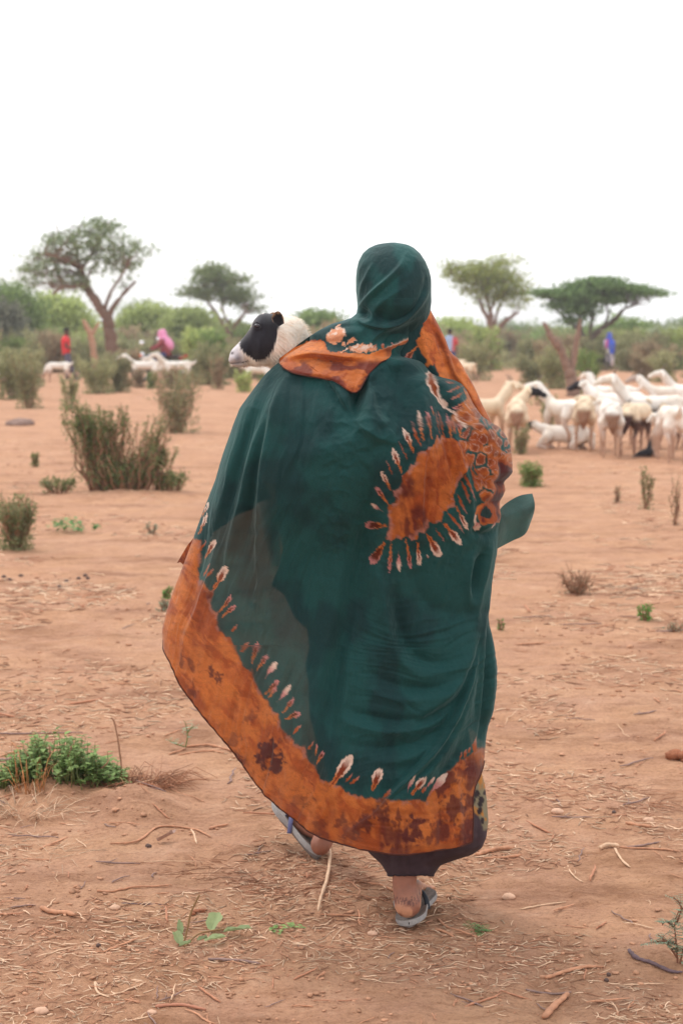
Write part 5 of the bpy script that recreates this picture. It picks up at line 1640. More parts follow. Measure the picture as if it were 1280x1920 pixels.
# --- near plants ------------------------------------------------------
def leaf_shape(b, base, d, up, L, W, bend=0.3, n=4, fold=0.25):
    """pointed leaf from base along d"""
    d = np.array(d, float); d /= np.linalg.norm(d); up = np.array(up, float)
    s = np.cross(d, up); s /= np.linalg.norm(s) + 1e-9; u = np.cross(s, d)
    V = []
    for i in range(n + 1):
        t = i / n
        w = W * 0.5 * math.sin(math.pi * (t ** 0.8)) if 0 < i < n else (0.0006 if i == 0 else 0.0004)
        c = np.asarray(base) + d * L * t - u * bend * L * t * t
        V += [c - s * w + u * fold * w, c, c + s * w + u * fold * w]
    i = np.arange(n)[:, None] * 3; j = np.arange(2)[None]
    b.add(V, np.stack([i + j, i + j + 1, i + 3 + j + 1, i + 3 + j], -1).reshape(-1, 4))


def leafy_mound():
    base = ong(115, 1480)
    s = base[1] / F
    root = empty("herb", base, "low bright green leafy herb clump at the lower left", "plant")
    lb = MB(); sb = MB()
    prof = itp([(0, 40), (20, 62), (40, 80), (60, 92), (90, 110), (110, 104), (130, 100), (150, 92), (170, 80), (190, 62), (215, 45), (235, 20)])
    for i in range(430):
        px = rng.uniform(-4, 224); h = max(prof(px) - 8, 8)
        dep = rng.normal(0, 0.06)
        hh = h * s * rng.random() ** 0.6 * 0.98
        b0 = np.array([(px - 640) * s * 1.02 + rng.normal(0, .01), base[1] + dep, 0.0]); b0[2] = float(gh(b0[0], b0[1]))
        tip = b0 + np.array([rng.normal(0, .018), rng.normal(0, .02), hh])
        P = branch_pts(b0, tip, 4, 0.2)
        sb.tube(P, [.0016, .0013, .001, .0007], 4)
        for k_ in range(rng.integers(5, 9)):
            t = rng.uniform(0.35, 1.0); q = P[min(int(t * 3), 2)] * (1 - (t * 3) % 1) + P[min(int(t * 3) + 1, 3)] * ((t * 3) % 1)
            a = rng.uniform(0, 6.28); d = np.array([math.cos(a), math.sin(a), rng.uniform(0.1, 0.9)])
            leaf_shape(lb, q, d, (0, 0, 1), rng.uniform(.016, .028), rng.uniform(.012, .018), n=3)
    sb.build("stem", material("green_stem", lin(110, 120, 70), 0.7), root)
    lb.build("foliage", leaf_mat("herb_leaf", lin(132, 158, 92), 0.35, 0.3), root)
    db = MB()
    for p in [[(128, 1420), (135, 1400), (140, 1392)], [(60, 1430), (50, 1412), (46, 1410)], [(170, 1460), (185, 1445), (200, 1432), (205, 1425)], [(90, 1450), (95, 1410), (92, 1396)], [(100, 1462), (88, 1448), (76, 1455)]]:
        P = at(np.array([q[0] for q in p]), np.array([q[1] for q in p]), base[1] - 0.05)
        db = MB(); db.tube(P, np.linspace(.004, .0015, len(P)), 5)
        db.build("dead_twig", STEM_R, root)


leafy_mound()


def grass_clump(label, px, py, wpx, hpx, n, m, name="dry_grass", lean=0.6, thick=0.0011, upright=0.5):
    base = ong(px, py); s = base[1] / F
    b = MB()
    for i in range(n):
        a = rng.uniform(0, 6.28); r = wpx * s * 0.5 * rng.random() ** 0.5
        p0 = np.array([base[0] + r * math.cos(a), base[1] + r * math.sin(a) * 0.7, 0]); p0[2] = float(gh(p0[0], p0[1])) - .002
        a2 = a + rng.normal(0, .8); L = hpx * s * rng.uniform(0.4, 1.1)
        k_ = lean * rng.uniform(0.4, 1.6); u = upright * rng.uniform(0.2, 1.5)
        p1 = p0 + np.array([math.cos(a2) * k_, math.sin(a2) * k_, u]) * L * 0.6
        p2 = p1 + np.array([math.cos(a2) * k_, math.sin(a2) * k_, u * rng.uniform(-1.1, 0.4)]) * L * 0.5
        p2[2] = max(p2[2], float(gh(p2[0], p2[1])) + .001)
        b.tube([p0, (p0 + p1) / 2 + np.array([0, 0, .002]), p1, p2], [thick, thick, thick * .8, thick * .4], 4)
    o = b.build(name, m)
    return tag(o, label, "dry grass")


DRY = material("dry_straw", lin(210, 178, 150), 0.85, island=0.35)
DRYB = material("dry_root", lin(158, 112, 86), 0.9, island=0.35)
grass_clump("tangled dry grass roots beside the low green herb clump", 262, 1478, 130, 78, 260, DRYB, lean=0.8, thick=0.0015)
grass_clump("pale broken grass stalks in front of the low green herb clump", 45, 1530, 150, 80, 90, DRY, lean=0.9, thick=0.0011)
grass_clump("orange dry grass blades at the left end of the herb clump", 62, 1505, 60, 90, 34, material("orange_straw", lin(200, 140, 92), 0.8, island=0.3), lean=0.3, upright=1.2, thick=0.001)
grass_clump("flattened pale dry grass patch between the herb clump and the woman's feet", 470, 1620, 300, 60, 150, DRYB, lean=1.3, upright=0.10, thick=0.0009)
grass_clump("flattened grey dry grass patch right beside the woman's striding foot", 560, 1660, 190, 60, 150, DRYB, lean=1.3, upright=0.12, thick=0.001)
grass_clump("flattened pale dry grass patch at the bottom left", 60, 1610, 160, 60, 60, DRY, lean=1.3, upright=0.12, thick=0.0009)
grass_clump("sparse flattened dry grass behind the woman at the right", 1130, 1500, 330, 60, 120, DRYB, lean=1.3, upright=0.10, thick=0.0009)


def near_stick(label, pts, r, m, cat="stick", name="stick", lift=0.0, gnd=True, k=8):
    """pts: photo pixels of a stick lying on (or standing in) the ground"""
    P = []
    for p in pts:
        if len(p) == 2:
            x, y = ground_xy(p[0], p[1]); P.append([x, y, float(gh(x, y)) + lift + r * 0.6])
        else:
            P.append(list(at(p[0], p[1], p[2])))
    P = densify(P, 5)
    r = r * 0.72
    rr = r * (1 + 0.10 * rng.normal(size=len(P))) * np.interp(np.linspace(0, 1, len(P)), [0, .06, .9, 1], [.7, 1, .85, .45])
    b = MB(); b.tube(P + rng.normal(size=P.shape) * r * 0.08, rr, k, flat=0.75)
    return tag(b.build(name, m), label, cat)


WOOD_G = material("weathered_wood", lin(138, 112, 104), 0.85, var=0.3, scale=60, bump=0.4, bscale=200)
WOOD_T = material("tan_wood", lin(186, 134, 104), 0.85, var=0.25, scale=60, bump=0.4, bscale=200)
WOOD_P = material("pale_wood", lin(208, 172, 142), 0.85, var=0.2, scale=60, bump=0.3, bscale=200)
yb = ground_xy(228, 1478)[1]
near_stick("upright broken dry stem standing at the right end of the herb clump", [(228, 1482, yb), (228, 1440, yb), (222, 1390, yb), (214, 1352, yb), (206, 1346, yb)], 0.0042, STEM_R)
near_stick("long pale curved stalk lying beside the woman's left foot", [(617, 1584), (618, 1620), (612, 1660), (602, 1700), (596, 1720)], 0.0062, WOOD_P, lift=.012)
near_stick("thick dark stick lying at the lower right edge", [(1178, 1800), (1192, 1812), (1220, 1822), (1255, 1832), (1278, 1834)], 0.0075, material("dark_wood", lin(104, 84, 88), 0.8, var=0.3, scale=60))
near_stick("long tan stick lying near the bottom right", [(1022, 1836), (1040, 1830), (1070, 1826), (1100, 1822), (1130, 1822)], 0.008, WOOD_T)
near_stick("thin brown stick below the long tan one", [(985, 1858), (1010, 1860), (1040, 1862), (1070, 1862)], 0.0045, WOOD_G)
near_stick("thick split branch piece lying at the bottom right", [(1018, 1908), (1035, 1890), (1052, 1876), (1064, 1868)], 0.011, WOOD_T)
near_stick("smooth reddish stick lying at the bottom centre left", [(292, 1888), (320, 1884), (350, 1884), (386, 1890)], 0.0065, material("red_wood", lin(176, 120, 96), 0.8))
near_stick("brown stick lying below the wilted green leaves", [(390, 1798), (420, 1800), (455, 1804), (488, 1808)], 0.006, WOOD_G)
near_stick("thin dark twig lying above the wilted green leaves", [(228, 1694), (260, 1695), (308, 1698)], 0.0028, material("dark_wood"))
near_stick("long thin twig with a knobbly end left of centre bottom", [(182, 1672), (210, 1671), (250, 1664), (292, 1662), (322, 1660)], 0.0055, WOOD_T)
near_stick("bulky earth covered root lump at the lower left", [(78, 1708), (100, 1712), (125, 1714), (142, 1718)], 0.011, WOOD_T)
near_stick("brown root segment curving over the dirt left of the feet", [(208, 1590), (240, 1586), (265, 1578), (292, 1556), (320, 1552), (352, 1552), (372, 1558), (396, 1570)], 0.0055, WOOD_T)
near_stick("short forked end of the brown root near the dry leaf", [(358, 1552), (364, 1566), (369, 1584)], 0.0045, WOOD_P)
near_stick("pale short stick right of the brown root", [(393, 1556), (405, 1550), (428, 1548)], 0.007, WOOD_T)
near_stick("long faint straight stick behind the herb clump", [(-10, 1374), (40, 1372), (90, 1371), (155, 1371)], 0.006, WOOD_G)
near_stick("grey stick end at the left edge behind the herb clump", [(-10, 1430), (10, 1429), (28, 1427)], 0.010, WOOD_G)
near_stick("tan stick touching the shawl's lower left edge", [(350, 1396), (390, 1397), (420, 1402), (452, 1410)], 0.0085, WOOD_T)
near_stick("thin tan stick below the one touching the shawl", [(335, 1414), (370, 1410), (400, 1409), (420, 1413)], 0.006, WOOD_T)
near_stick("flat tan stick lying just right of the dress hem", [(892, 1602), (915, 1596), (940, 1594), (960, 1592)], 0.010, WOOD_T)
near_stick("second tan stick right of the dress hem", [(905, 1610), (940, 1608), (978, 1605)], 0.0075, WOOD_T)
near_stick("thick pale root end in the dirt at the right", [(1122, 1600), (1140, 1600), (1160, 1601)], 0.013, WOOD_P)
near_stick("tan twig crossing below the thick pale root end", [(1150, 1596), (1156, 1612), (1168, 1624), (1180, 1634)], 0.0055, WOOD_P)
near_stick("long brown twig right of the thick pale root end", [(1160, 1600), (1200, 1594), (1240, 1598), (1272, 1602)], 0.0055, WOOD_T)
near_stick("grey stick parallel to the long brown twig at right", [(1168, 1592), (1200, 1590), (1235, 1588)], 0.006, WOOD_G)
near_stick("stubby brown stick above the thick pale root end", [(1172, 1546), (1195, 1549), (1222, 1553)], 0.010, WOOD_T)
near_stick("thin curved pale twig in the open dirt right of the feet", [(1064, 1627), (1068, 1640), (1080, 1650), (1092, 1658)], 0.0038, WOOD_P)
near_stick("straight twig behind the planted foot", [(690, 1655), (715, 1662), (745, 1672)], 0.0055, WOOD_T)
near_stick("flat twig between the two feet", [(600, 1716), (640, 1716), (690, 1715)], 0.004, WOOD_T)
near_stick("forked twig right of the planted foot", [(820, 1722), (838, 1734), (862, 1742), (895, 1752)], 0.0045, WOOD_T)
near_stick("short twig below the forked twig right of the foot", [(816, 1740), (835, 1746), (850, 1752)], 0.0055, WOOD_T)
near_stick("pair of twigs lying right of the dress at knee depth", [(975, 1700), (1010, 1696), (1060, 1690)], 0.0035, WOOD_P)
near_stick("brown twig near the left bottom corner", [(178, 1842), (184, 1858), (205, 1872)], 0.004, WOOD_P)


def seedling():
    base = ong(346, 1772)
    root = empty("seedling", base, "wilted seedling with ragged bitten green leaves and a bent brown stem", "plant")
    sb = MB(); Yb = base[1]
    sb.tube(densify(at(np.array([344, 352, 358, 368, 374]), np.array([1772, 1740, 1712, 1690, 1678]), Yb), 4), 0.0024, 6)
    pts = [Vector(base) + Vector((0, 0, .004))] + [ong(p, q, .012) for p, q in [(370, 1756), (400, 1752), (440, 1750)]]
    sm = material("brown_green_stem", lin(140, 110, 76), 0.8); sb.build("stem", sm, root); sb = MB()
    sb.tube(densify([list(p) for p in pts], 4), 0.0022, 6)
    sb.build("stem", material("brown_green_stem", lin(140, 110, 76), 0.8), root)
    def ragged(c, a, L, W, m, tilt):
        b = MB(); n = 22
        th = np.linspace(0, 2 * np.pi, n, endpoint=False)
        rr = 1 + 0.07 * np.sin(th * 5 + rng.uniform(0, 6)) + 0.06 * rng.normal(size=n)
        X = np.cos(th) * L * rr; Yl = np.sin(th) * W * rr
        ca, sa = math.cos(a), math.sin(a)
        V = [[0, 0, .004]]
        for f in (0.5, 1.0):
            for x, y_ in zip(X * f, Yl * f): V.append([x * ca - y_ * sa, (x * sa + y_ * ca), .004 + abs(y_) * 0.55 + tilt * x + rng.normal(0, .0012)])
        V = np.array(V) + np.array(c)
        t1 = np.array([[0, 1 + i, 1 + (i + 1) % n] for i in range(n)]); q1 = np.array([[1 + i, 1 + n + i, 1 + n + (i + 1) % n, 1 + (i + 1) % n] for i in range(n)])
        b.add(V, [t1, q1]); b.build("leaf", m, root)
    g1 = leaf_mat("seedling_leaf", lin(138, 152, 108), 0.05, 0.3)
    for (p, q), a, L, W, t in [((402, 1742), 1.2, .026, .020, .5), ((404, 1772), 0.2, .024, .015, .1), ((446, 1756), -0.1, .036, .013, .15), ((380, 1768), .3, .014, .009, .2), ((334, 1764), 1.9, .018, .012, .6),
                               ((348, 1778), .6, .015, .010, .1), ((338, 1746), 1.7, .016, .008, .9)]:
        ragged(list(ong(p, q, .012)), a, L, W, g1, t)


seedling()


def feather_plant(label, px, py, stems, m, stemm, leafL=.012, cat="plant", name="sapling"):
    base = ong(px, py); Yb = base[1]
    root = empty(name, base, label, cat)
    sb = MB(); lb = MB()
    for path, n in stems:
        P = densify(at(np.array([p[0] for p in path], float), np.array([p[1] for p in path], float), Yb + np.array([p[2] if len(p) > 2 else 0 for p in path])), 5)
        sb.tube(P, np.linspace(.0026, .0009, len(P)), 5)
        if n:
            for i in range(n):
                t = rng.uniform(0.25, 1); q = P[int(t * (len(P) - 1))]
                a = rng.uniform(0, 6.28); d = np.array([math.cos(a), math.sin(a) * .8, rng.uniform(-.2, .7)]); d /= np.linalg.norm(d)
                e = q + d * leafL * rng.uniform(1.2, 2.4)
                sb.tube([q, e], [.0006, .0004], 3)
                for u in np.linspace(.3, 1, 4):
                    for sg in (-1, 1):
                        c = q * (1 - u) + e * u; s_ = np.cross(d, (0, 0, 1)) * sg + d * .6
                        leaf_shape(lb, c, s_, (0, 0, 1), leafL * .6, leafL * .26, n=2)
    sb.build("stem", stemm, root); lb.build("foliage", m, root)


feather_plant("wispy grey green sapling cut by the lower right edge", 1268, 1820,
              [([(1270, 1822), (1268, 1780), (1264, 1735), (1272, 1705)], 26), ([(1268, 1795), (1250, 1770), (1232, 1752)], 16), ([(1266, 1770), (1240, 1765), (1212, 1768)], 12), ([(1268, 1730), (1276, 1700), (1262, 1682)], 12),
               ([(1270, 1822), (1282, 1770), (1290, 1720)], 16), ([(1264, 1740), (1248, 1728), (1240, 1735)], 10)], L_SAGE, material("reddish_twig", lin(128, 84, 64), 0.8))
feather_plant("tiny seedling with one feathery green tuft right of the planted foot", 893, 1796, [([(893, 1797), (893, 1775), (894, 1752)], 0), ([(894, 1752), (886, 1744), (880, 1742)], 10), ([(894, 1752), (905, 1745), (914, 1750)], 14)],
              L_GREEN_D, STEM_R, .012)
feather_plant("slender seedling with a few leaves left of the shawl edge", 348, 1402, [([(348, 1402), (352, 1380), (349, 1360), (344, 1350)], 7), ([(346, 1400), (330, 1395), (316, 1388)], 7), ([(350, 1375), (358, 1366), (364, 1362)], 5)],
              L_SAGE, material("green_stem"), .013)
for px, py, lab in [(520, 1752, "small green leaf pair left of the stride foot stalk"), (548, 1742, "pale sprig of leaves near the stalk's lower end")]:
    root = empty("sprig", ong(px, py), lab, "plant"); lb = MB()
    for i in range(9):
        lb = MB(); a = rng.uniform(0, 6.28); leaf_shape(lb, ong(px + rng.uniform(-14, 14), py + rng.uniform(-5, 5), .004), (math.cos(a), math.sin(a), .35), (0, 0, 1), .018, .012, n=3)
        lb.build("leaf", MATS["herb_leaf"], root)
root = empty("creeper", ong(125, 998), "low dark wilted leafy plant below the large ragged shrub", "plant"); lb = MB()
for i in range(70):
    px = 125 + rng.normal(0, 15); py = 996 + rng.normal(0, 3); a = rng.uniform(0, 6.28)
    leaf_shape(lb, ong(px, py, .02 + rng.random() * .07), (math.cos(a), math.sin(a), rng.uniform(-.5, .6)), (0, 0, 1), .05, .032, n=3)
for i in range(12):
    px = 179 + rng.normal(0, 4); a = rng.uniform(0, 6.28)
    leaf_shape(lb, ong(px, 998, .02 + rng.random() * .05), (math.cos(a), math.sin(a), rng.uniform(-.5, .6)), (0, 0, 1), .045, .03, n=3)
lb.build("foliage", L_GREEN_D, root)

# --- litter on the dirt: 300 twigs one by one, the rest as one mass
tw_mats = [WOOD_T, WOOD_P, WOOD_G, material("reddish_litter", lin(178, 124, 96), 0.9, var=0.2, scale=80), WOOD_T]
tw = []
for i in range(14):
    L = rng.uniform(.05, .16); n = 6
    P = np.zeros((n, 3)); P[:, 0] = np.linspace(-L / 2, L / 2, n); P[:, 1] = np.cumsum(rng.normal(0, L * .035, n)); P[:, 2] = np.abs(rng.normal(0, .0015, n)) + .002
    r = rng.uniform(.0013, .0042)
    b = local_mb(); b.tube(P, r * np.interp(np.linspace(0, 1, n), [0, .1, .9, 1], [.6, 1, .8, .4]), 6, flat=rng.uniform(.5, 1))
    if i % 3 == 0:
        j = rng.integers(1, 4); e = P[j] + np.array([L * .28, rng.choice([-1, 1]) * L * .22, .004])
        b.tube([P[j], (P[j] + e) / 2 + rng.normal(0, .002, 3), e], [r * .7, r * .55, r * .3], 5)
    tw.append(b.mesh("twig_mesh", tw_mats[i % 5]))


def near_pos(n, ymin=3.55, ymax=9.0, p=1.0):
    """places spread over the dirt in front of the lens, evenly over the picture"""
    out = []
    while len(out) < n:
        py = rng.uniform(1075, 1935) if p == 1 else 1075 + 860 * rng.random() ** p
        px = rng.uniform(-40, 1320)
        x, y_ = ground_xy(px, py)
        out.append((x, y_))
    return out


for i, (x, y_) in enumerate(near_pos(290, p=0.85)):
    o = bpy.data.objects.new("twig", tw[int(rng.integers(0, 14))])
    s = rng.uniform(.5, 1.05) * min(max(y_ / 4.6, .8), 2.0)
    a = rng.uniform(0, 3.14)
    z0 = float(gh(x, y_)); zx = float(gh(x + .03 * math.cos(a), y_ + .03 * math.sin(a))) - float(gh(x - .03 * math.cos(a), y_ - .03 * math.sin(a)))
    o.location = (x, y_, z0 + .001); o.rotation_euler = (0, -math.atan2(zx, .06), a); o.scale = (s, s, s)
    link(o)
    tag(o, "dry twig lying loose on the reddish dirt", "twig", "dry twigs scattered over the dirt")

lit = {"straw": MB(), "bark_bits": MB()}
N = 14500
pos = near_pos(19000, p=0.9) + [ground_xy(rng.uniform(-30, 1310), 790 + 330 * rng.random() ** .7) for _ in range(4500)]
for i, (x, y_) in enumerate(pos):
    if fbm(x * 1.6 + 3, y_ * 1.2, 5, 3) < 0.43 + 0.12 * rng.random(): continue
    sc_ = min(max(y_ / 4.8, .8), 2.4) if y_ < 9.5 else 2.6
    a = rng.normal(0, .9) if rng.random() < .5 else rng.uniform(0, 3.14); L = rng.uniform(.009, .048) * sc_; d = np.array([math.cos(a), math.sin(a)]) * L / 2
    t = np.array([-1, -.3, .4, 1.0]); P = np.zeros((4, 3)); bend = rng.normal(0, .15)
    P[:, 0] = x + d[0] * t - d[1] * bend * (1 - t * t); P[:, 1] = y_ + d[1] * t + d[0] * bend * (1 - t * t)
    P[:, 2] = gh(P[:, 0], P[:, 1]) + .001 + rng.random() * .003
    r = rng.uniform(.0005, .0019) * sc_
    lit["straw" if rng.random() < .55 else "bark_bits"].tube(P, [r * .6, r, r, r * .5], 4)
o = lit["straw"].build("straw_litter", DRY); tag(o, "bits of pale straw strewn over the dirt", kind='stuff')
o = lit["bark_bits"].build("twig_litter", material("twig_bits", lin(168, 122, 96), 0.9, island=0.45)); tag(o, "small broken twig bits strewn over the dirt", kind='stuff')

b = MB()
for i, (x, y_) in enumerate(near_pos(9500, p=0.85)):
    if fbm(x * 2.1 + 30, y_ * 1.7, 6, 3) < 0.44 + 0.1 * rng.random(): continue
    sc_ = min(max(y_ / 4.8, .8), 2.2)
    r = (0.0014 + .0070 * rng.random() ** 6) * sc_
    a = rng.uniform(0, 3.14); M = np.array([[math.cos(a), -math.sin(a), 0], [math.sin(a), math.cos(a), 0], [0, 0, 1]])
    b.ball((x, y_, float(gh(x, y_)) + r * .25), (r * rng.uniform(1, 1.8), r, r * rng.uniform(.35, .7)), 6, 4, M=M, jit=.8)
m_clod = material("soil_clod", lin(178, 132, 104), 0.95, island=0.22, var=0.2, scale=120, bump=0.5, bscale=300)
tag(b.build("soil_crumbs", m_clod, smooth=False), "crumbs and clods of reddish soil over the ground", kind='stuff')

for px, py, r, lab in [(216, 1705, .010, "pale stone just below the long thin twig"), (78, 1893, .012, "rounded pale stone at the bottom left corner"), (285, 1898, .008, "small grey stone left of the smooth reddish stick"),
                       (698, 1748, .009, "small light stone in front of the planted foot"), (953, 1681, .013, "light stone in the open dirt right of the dress"), (1044, 1525, .014, "flat tan stone in the right middle ground"),
                       (1215, 1540, .012, "grey stone above the stubby brown stick")]:
    b = MB(); p = ong(px, py); b.ball((0, 0, 0), (r * 1.35, r, r * .75), 14, 9, jit=.22); b.local = True
    o = b.build("stone", material("pale_stone", lin(206, 166, 140), 0.85, var=0.15, scale=90, bump=.4, bscale=200)); o.location = (p[0], p[1], p[2] + r * .35)
    tag(o, lab, "stone")
dung = local_mb(); dung.ball((0, 0, 0), (.007, .0055, .0055), 10, 7)
dm = dung.mesh("dropping_mesh", material("dark_dropping", lin(92, 72, 66), 0.8))
for px, py in [(1140, 1836), (946 + 190, 1846), (277, 1587), (280, 1590), (8, 1085), (18, 1090), (40, 1082), (125, 1092), (148, 1086), (160, 1082), (165, 1086), (112, 1100), (185, 1774), (1150, 1524)]:
    p = ong(px, py, .003); o = bpy.data.objects.new("dropping", dm); o.location = p; s = p[1] / 4.5; o.scale = (s,) * 3; o.rotation_euler = (0, 0, rng.uniform(0, 3))
    link(o); tag(o, "dark goat dropping on the dirt", "dropping", "goat droppings on the dirt")
# curled dry leaf
b = MB(); c = ong(312, 1582, .004); n = 9
for i in range(n): pass
U, W_ = np.meshgrid(np.linspace(-1, 1, 12), np.linspace(-1, 1, 10), indexing='ij')
wd = np.sqrt(np.clip(1 - U ** 2, 0.02, 1))
Vv = np.stack([c[0] + .022 * U + .006 * W_, c[1] + .014 * W_ * wd, c[2] + .012 + .012 * U + .010 * W_ ** 2], -1)
b.grid(Vv); tag(b.build("dry_leaf", material("dead_leaf", lin(176, 146, 134), 0.8, var=.2, scale=100)), "single curled dry leaf lying near the brown root", "leaf")
# low stumps and clods further off
def clod(px, py, rpx, label, m, name="earth_clod", cat="clod", ry=.6):
    p = ong(px, py); s = p[1] / F; b = MB()
    for i in range(9):
        q = rng.normal(size=3) * rpx * s * .38; q[2] = abs(q[2]) * .6
        b.ball((p[0] + q[0], p[1] + q[1], p[2] + q[2] * .8), (rpx * s * rng.uniform(.35, .6), rpx * s * rng.uniform(.3, .5), rpx * s * ry * rng.uniform(.3, .6)), 12, 8, jit=.35)
    tag(b.build(name, m, smooth=False), label, cat)


clod(1278, 1424, 32, "crumbly brown earth lump cut by the right edge", material("brown_clod", lin(150, 96, 70), 0.95, var=.35, scale=50, bump=.7, bscale=120, bdist=.006))
clod(35, 798, 26, "low grey stump remains near the left edge", material("grey_stump", lin(140, 116, 106), 0.9, var=.3, scale=20), "stump", "stump")
clod(372, 1716, 14, "small clod heap beside the bent seedling stem", material("brown_clod"), ry=.4)
clod(265, 1492, 22, "brown root clod in the tangled dry grass", material("brown_clod"), ry=.9)

# ------------------------------------------------------------------ goats and sheep
WH = np.array(lin(236, 229, 220)); CRM = np.array(lin(224, 202, 174)); BLK = np.array(lin(34, 32, 38)); BRN = np.array(lin(150, 112, 90)); LEGC = np.array(lin(188, 158, 136))
HIDE = material("goat_hide", vcol=True, rough=0.85, var=0.10, scale=25, bump=0.4, bscale=60, bdist=0.01)


def quadruped(px, py, heading, label, kind="sheep", head=(0.0, 0.0), col=WH, headcol=None, rump=None, belly=None, scale=1.0, group=None, lying=False, black_body=False, legs=LEGC, thin=1.0, Y=None):
    """heading in degrees: 0 faces right in the picture, 90 faces away. head = (turn to its left in degrees, raise in metres)"""
    if Y is None: x, y_ = ground_xy(px, py)
    else: x, y_ = (px - 640) / F * Y, Y
    goat = kind == "goat"
    tr = math.radians(head[0]); up = head[1]
    hx, hy = math.cos(tr), math.sin(tr)
    W_ = (0.74 if goat else 0.90) * thin
    n = [(-.02, 0, .52, .150 * W_)]; e = []

    def add(p, par): n.append(p); e.append((par, len(n) - 1)); return len(n) - 1
    ch = add((.24, 0, .53, .135 * W_), 0)
    ru = add((-.24, 0, .54, .145 * W_), 0)
    if goat:
        tl = add((-.40, 0, .57, .035), ru); add((-.47, 0, .64, .018), tl)
    else:
        tl = add((-.40, 0, .50, .075), ru); t2 = add((-.42, 0, .38, .06), tl); add((-.42, 0, .29, .02), t2)
    nb = add((.34, .0, .60 + up * .15, .100 * W_), ch)
    nk = add((.35 + .08 * hx, .08 * hy, .68 + up * .6, .078), nb)
    hd = add((.36 + .15 * hx, .15 * hy, .775 + up, .066), nk)
    hm = add((.36 + .27 * hx, .27 * hy, .76 + up * 1.0, .052), hd)
    mz = add((.36 + .36 * hx, .36 * hy, .715 + up * 1.0, .034), hm)
    for sg in (-1, 1):
        ex = add((.36 + .15 * hx - sg * .085 * hy, .15 * hy + sg * .085 * hx, .81 + up, .027), hd)
        add((.36 + .13 * hx - sg * .16 * hy, .13 * hy + sg * .16 * hx, .78 + up - (.05 if goat else .02), .019), ex)
    legsn = []
    for sx, hind in ((-.28, True), (.24, False)):
        for sg in (-1, 1):
            st = rng.uniform(-.04, .04)
            if lying:
                a = add((sx + .02, sg * .13, .47, .08), ru if hind else ch)
                b_ = add((sx + .14, sg * .17, .34, .035), a); add((sx + .02, sg * .16, .31, .024), b_)
            elif hind:
                a = add((sx + .02, sg * .085, .42, .072), ru)
                b_ = add((sx + .05 + st * .5, sg * .095, .32, .036), a); c = add((sx - .06 + st, sg * .09, .21, .024), b_)
                d = add((sx - .03 + st, sg * .09, .05, .018), c); add((sx - .015 + st, sg * .09, .012, .019), d)
            else:
                a = add((sx + .02, sg * .075, .42, .056), ch); b_ = add((sx + .02 + st, sg * .085, .23, .025), a)
                d = add((sx + .02 + st, sg * .085, .05, .018), b_); add((sx + .03 + st, sg * .085, .012, .019), d)
    me = skin_mesh(n, e, voxel=0.016, smooth=3)
    V = me_verts(me)
    if lying: V[:, 2] -= .30
    C = np.broadcast_to(np.asarray(col, float), V.shape) * (0.80 + 0.34 * fbm(V[:, 0] * 11 + px, V[:, 2] * 11 + V[:, 1] * 9, 2, 4))[:, None]
    C = mixc(C, CRM * .8, sstep(.5, .66, fbm(V[:, 0] * 5 + px, V[:, 2] * 6 + V[:, 1] * 5 + 9, 4, 3)) * .35)
    zz = V[:, 2] + (.30 if lying else 0)
    C = mixc(C, legs, sstep(.34, .24, zz) * 0.9)
    C = mixc(C, np.array(lin(170, 122, 98)), sstep(.46, .30, zz) * 0.45)  # underside and legs darkened in the colour, shading that gives the body form
    if belly is not None: C = mixc(C, belly, sstep(.50, .42, zz) * (np.abs(V[:, 0]) < .36) * sstep(.22, .30, zz))
    if rump is not None: C = mixc(C, rump, sstep(-.30, -.38, V[:, 0]) * sstep(.56, .48, zz) * sstep(.18, .26, zz) * sstep(.13, .09, np.abs(V[:, 1])))
    if headcol is not None:
        dd = (V[:, 0] - .36) * hx + V[:, 1] * hy
        C = mixc(C, headcol, sstep(.13, .17, dd) * sstep(.56 + up * .8, .61 + up * .8, V[:, 2] + (.30 if lying else 0)))
    if not goat:
        nz_ = fbm(V[:, 0] * 30, V[:, 2] * 30 + V[:, 1] * 26, 3, 3) - .5
        V = V + (V - np.array([0, 0, .5])) * (nz_ * .10)[:, None]
    if not lying: V[:, 2] = np.maximum(V[:, 2], 0)
    me.vertices.foreach_set("co", V.astype(np.float32).ravel())
    set_col(me, np.clip(C, 0, 1)); me.materials.append(HIDE); me.update()
    root = empty("goat" if goat else "sheep", (x, y_, float(gh(x, y_))), label, "goat" if goat else "sheep", group, math.radians(heading))
    root.scale = (scale,) * 3
    o = bpy.data.objects.new("body", me); link(o, root)
    if goat:
        for sg in (-1, 1):
            b = local_mb(); p = np.array([.36 + .14 * hx - sg * .03 * hy, .14 * hy + sg * .03 * hx, .835 + up])
            b.tube([p, p + np.array([-.02 * hx, -.02 * hy, .05]), p + np.array([-.06 * hx, -.06 * hy, .085])], [.010, .008, .003], 6)
            b.build("horn", material("horn", lin(120, 104, 92), 0.6), root)
    return root


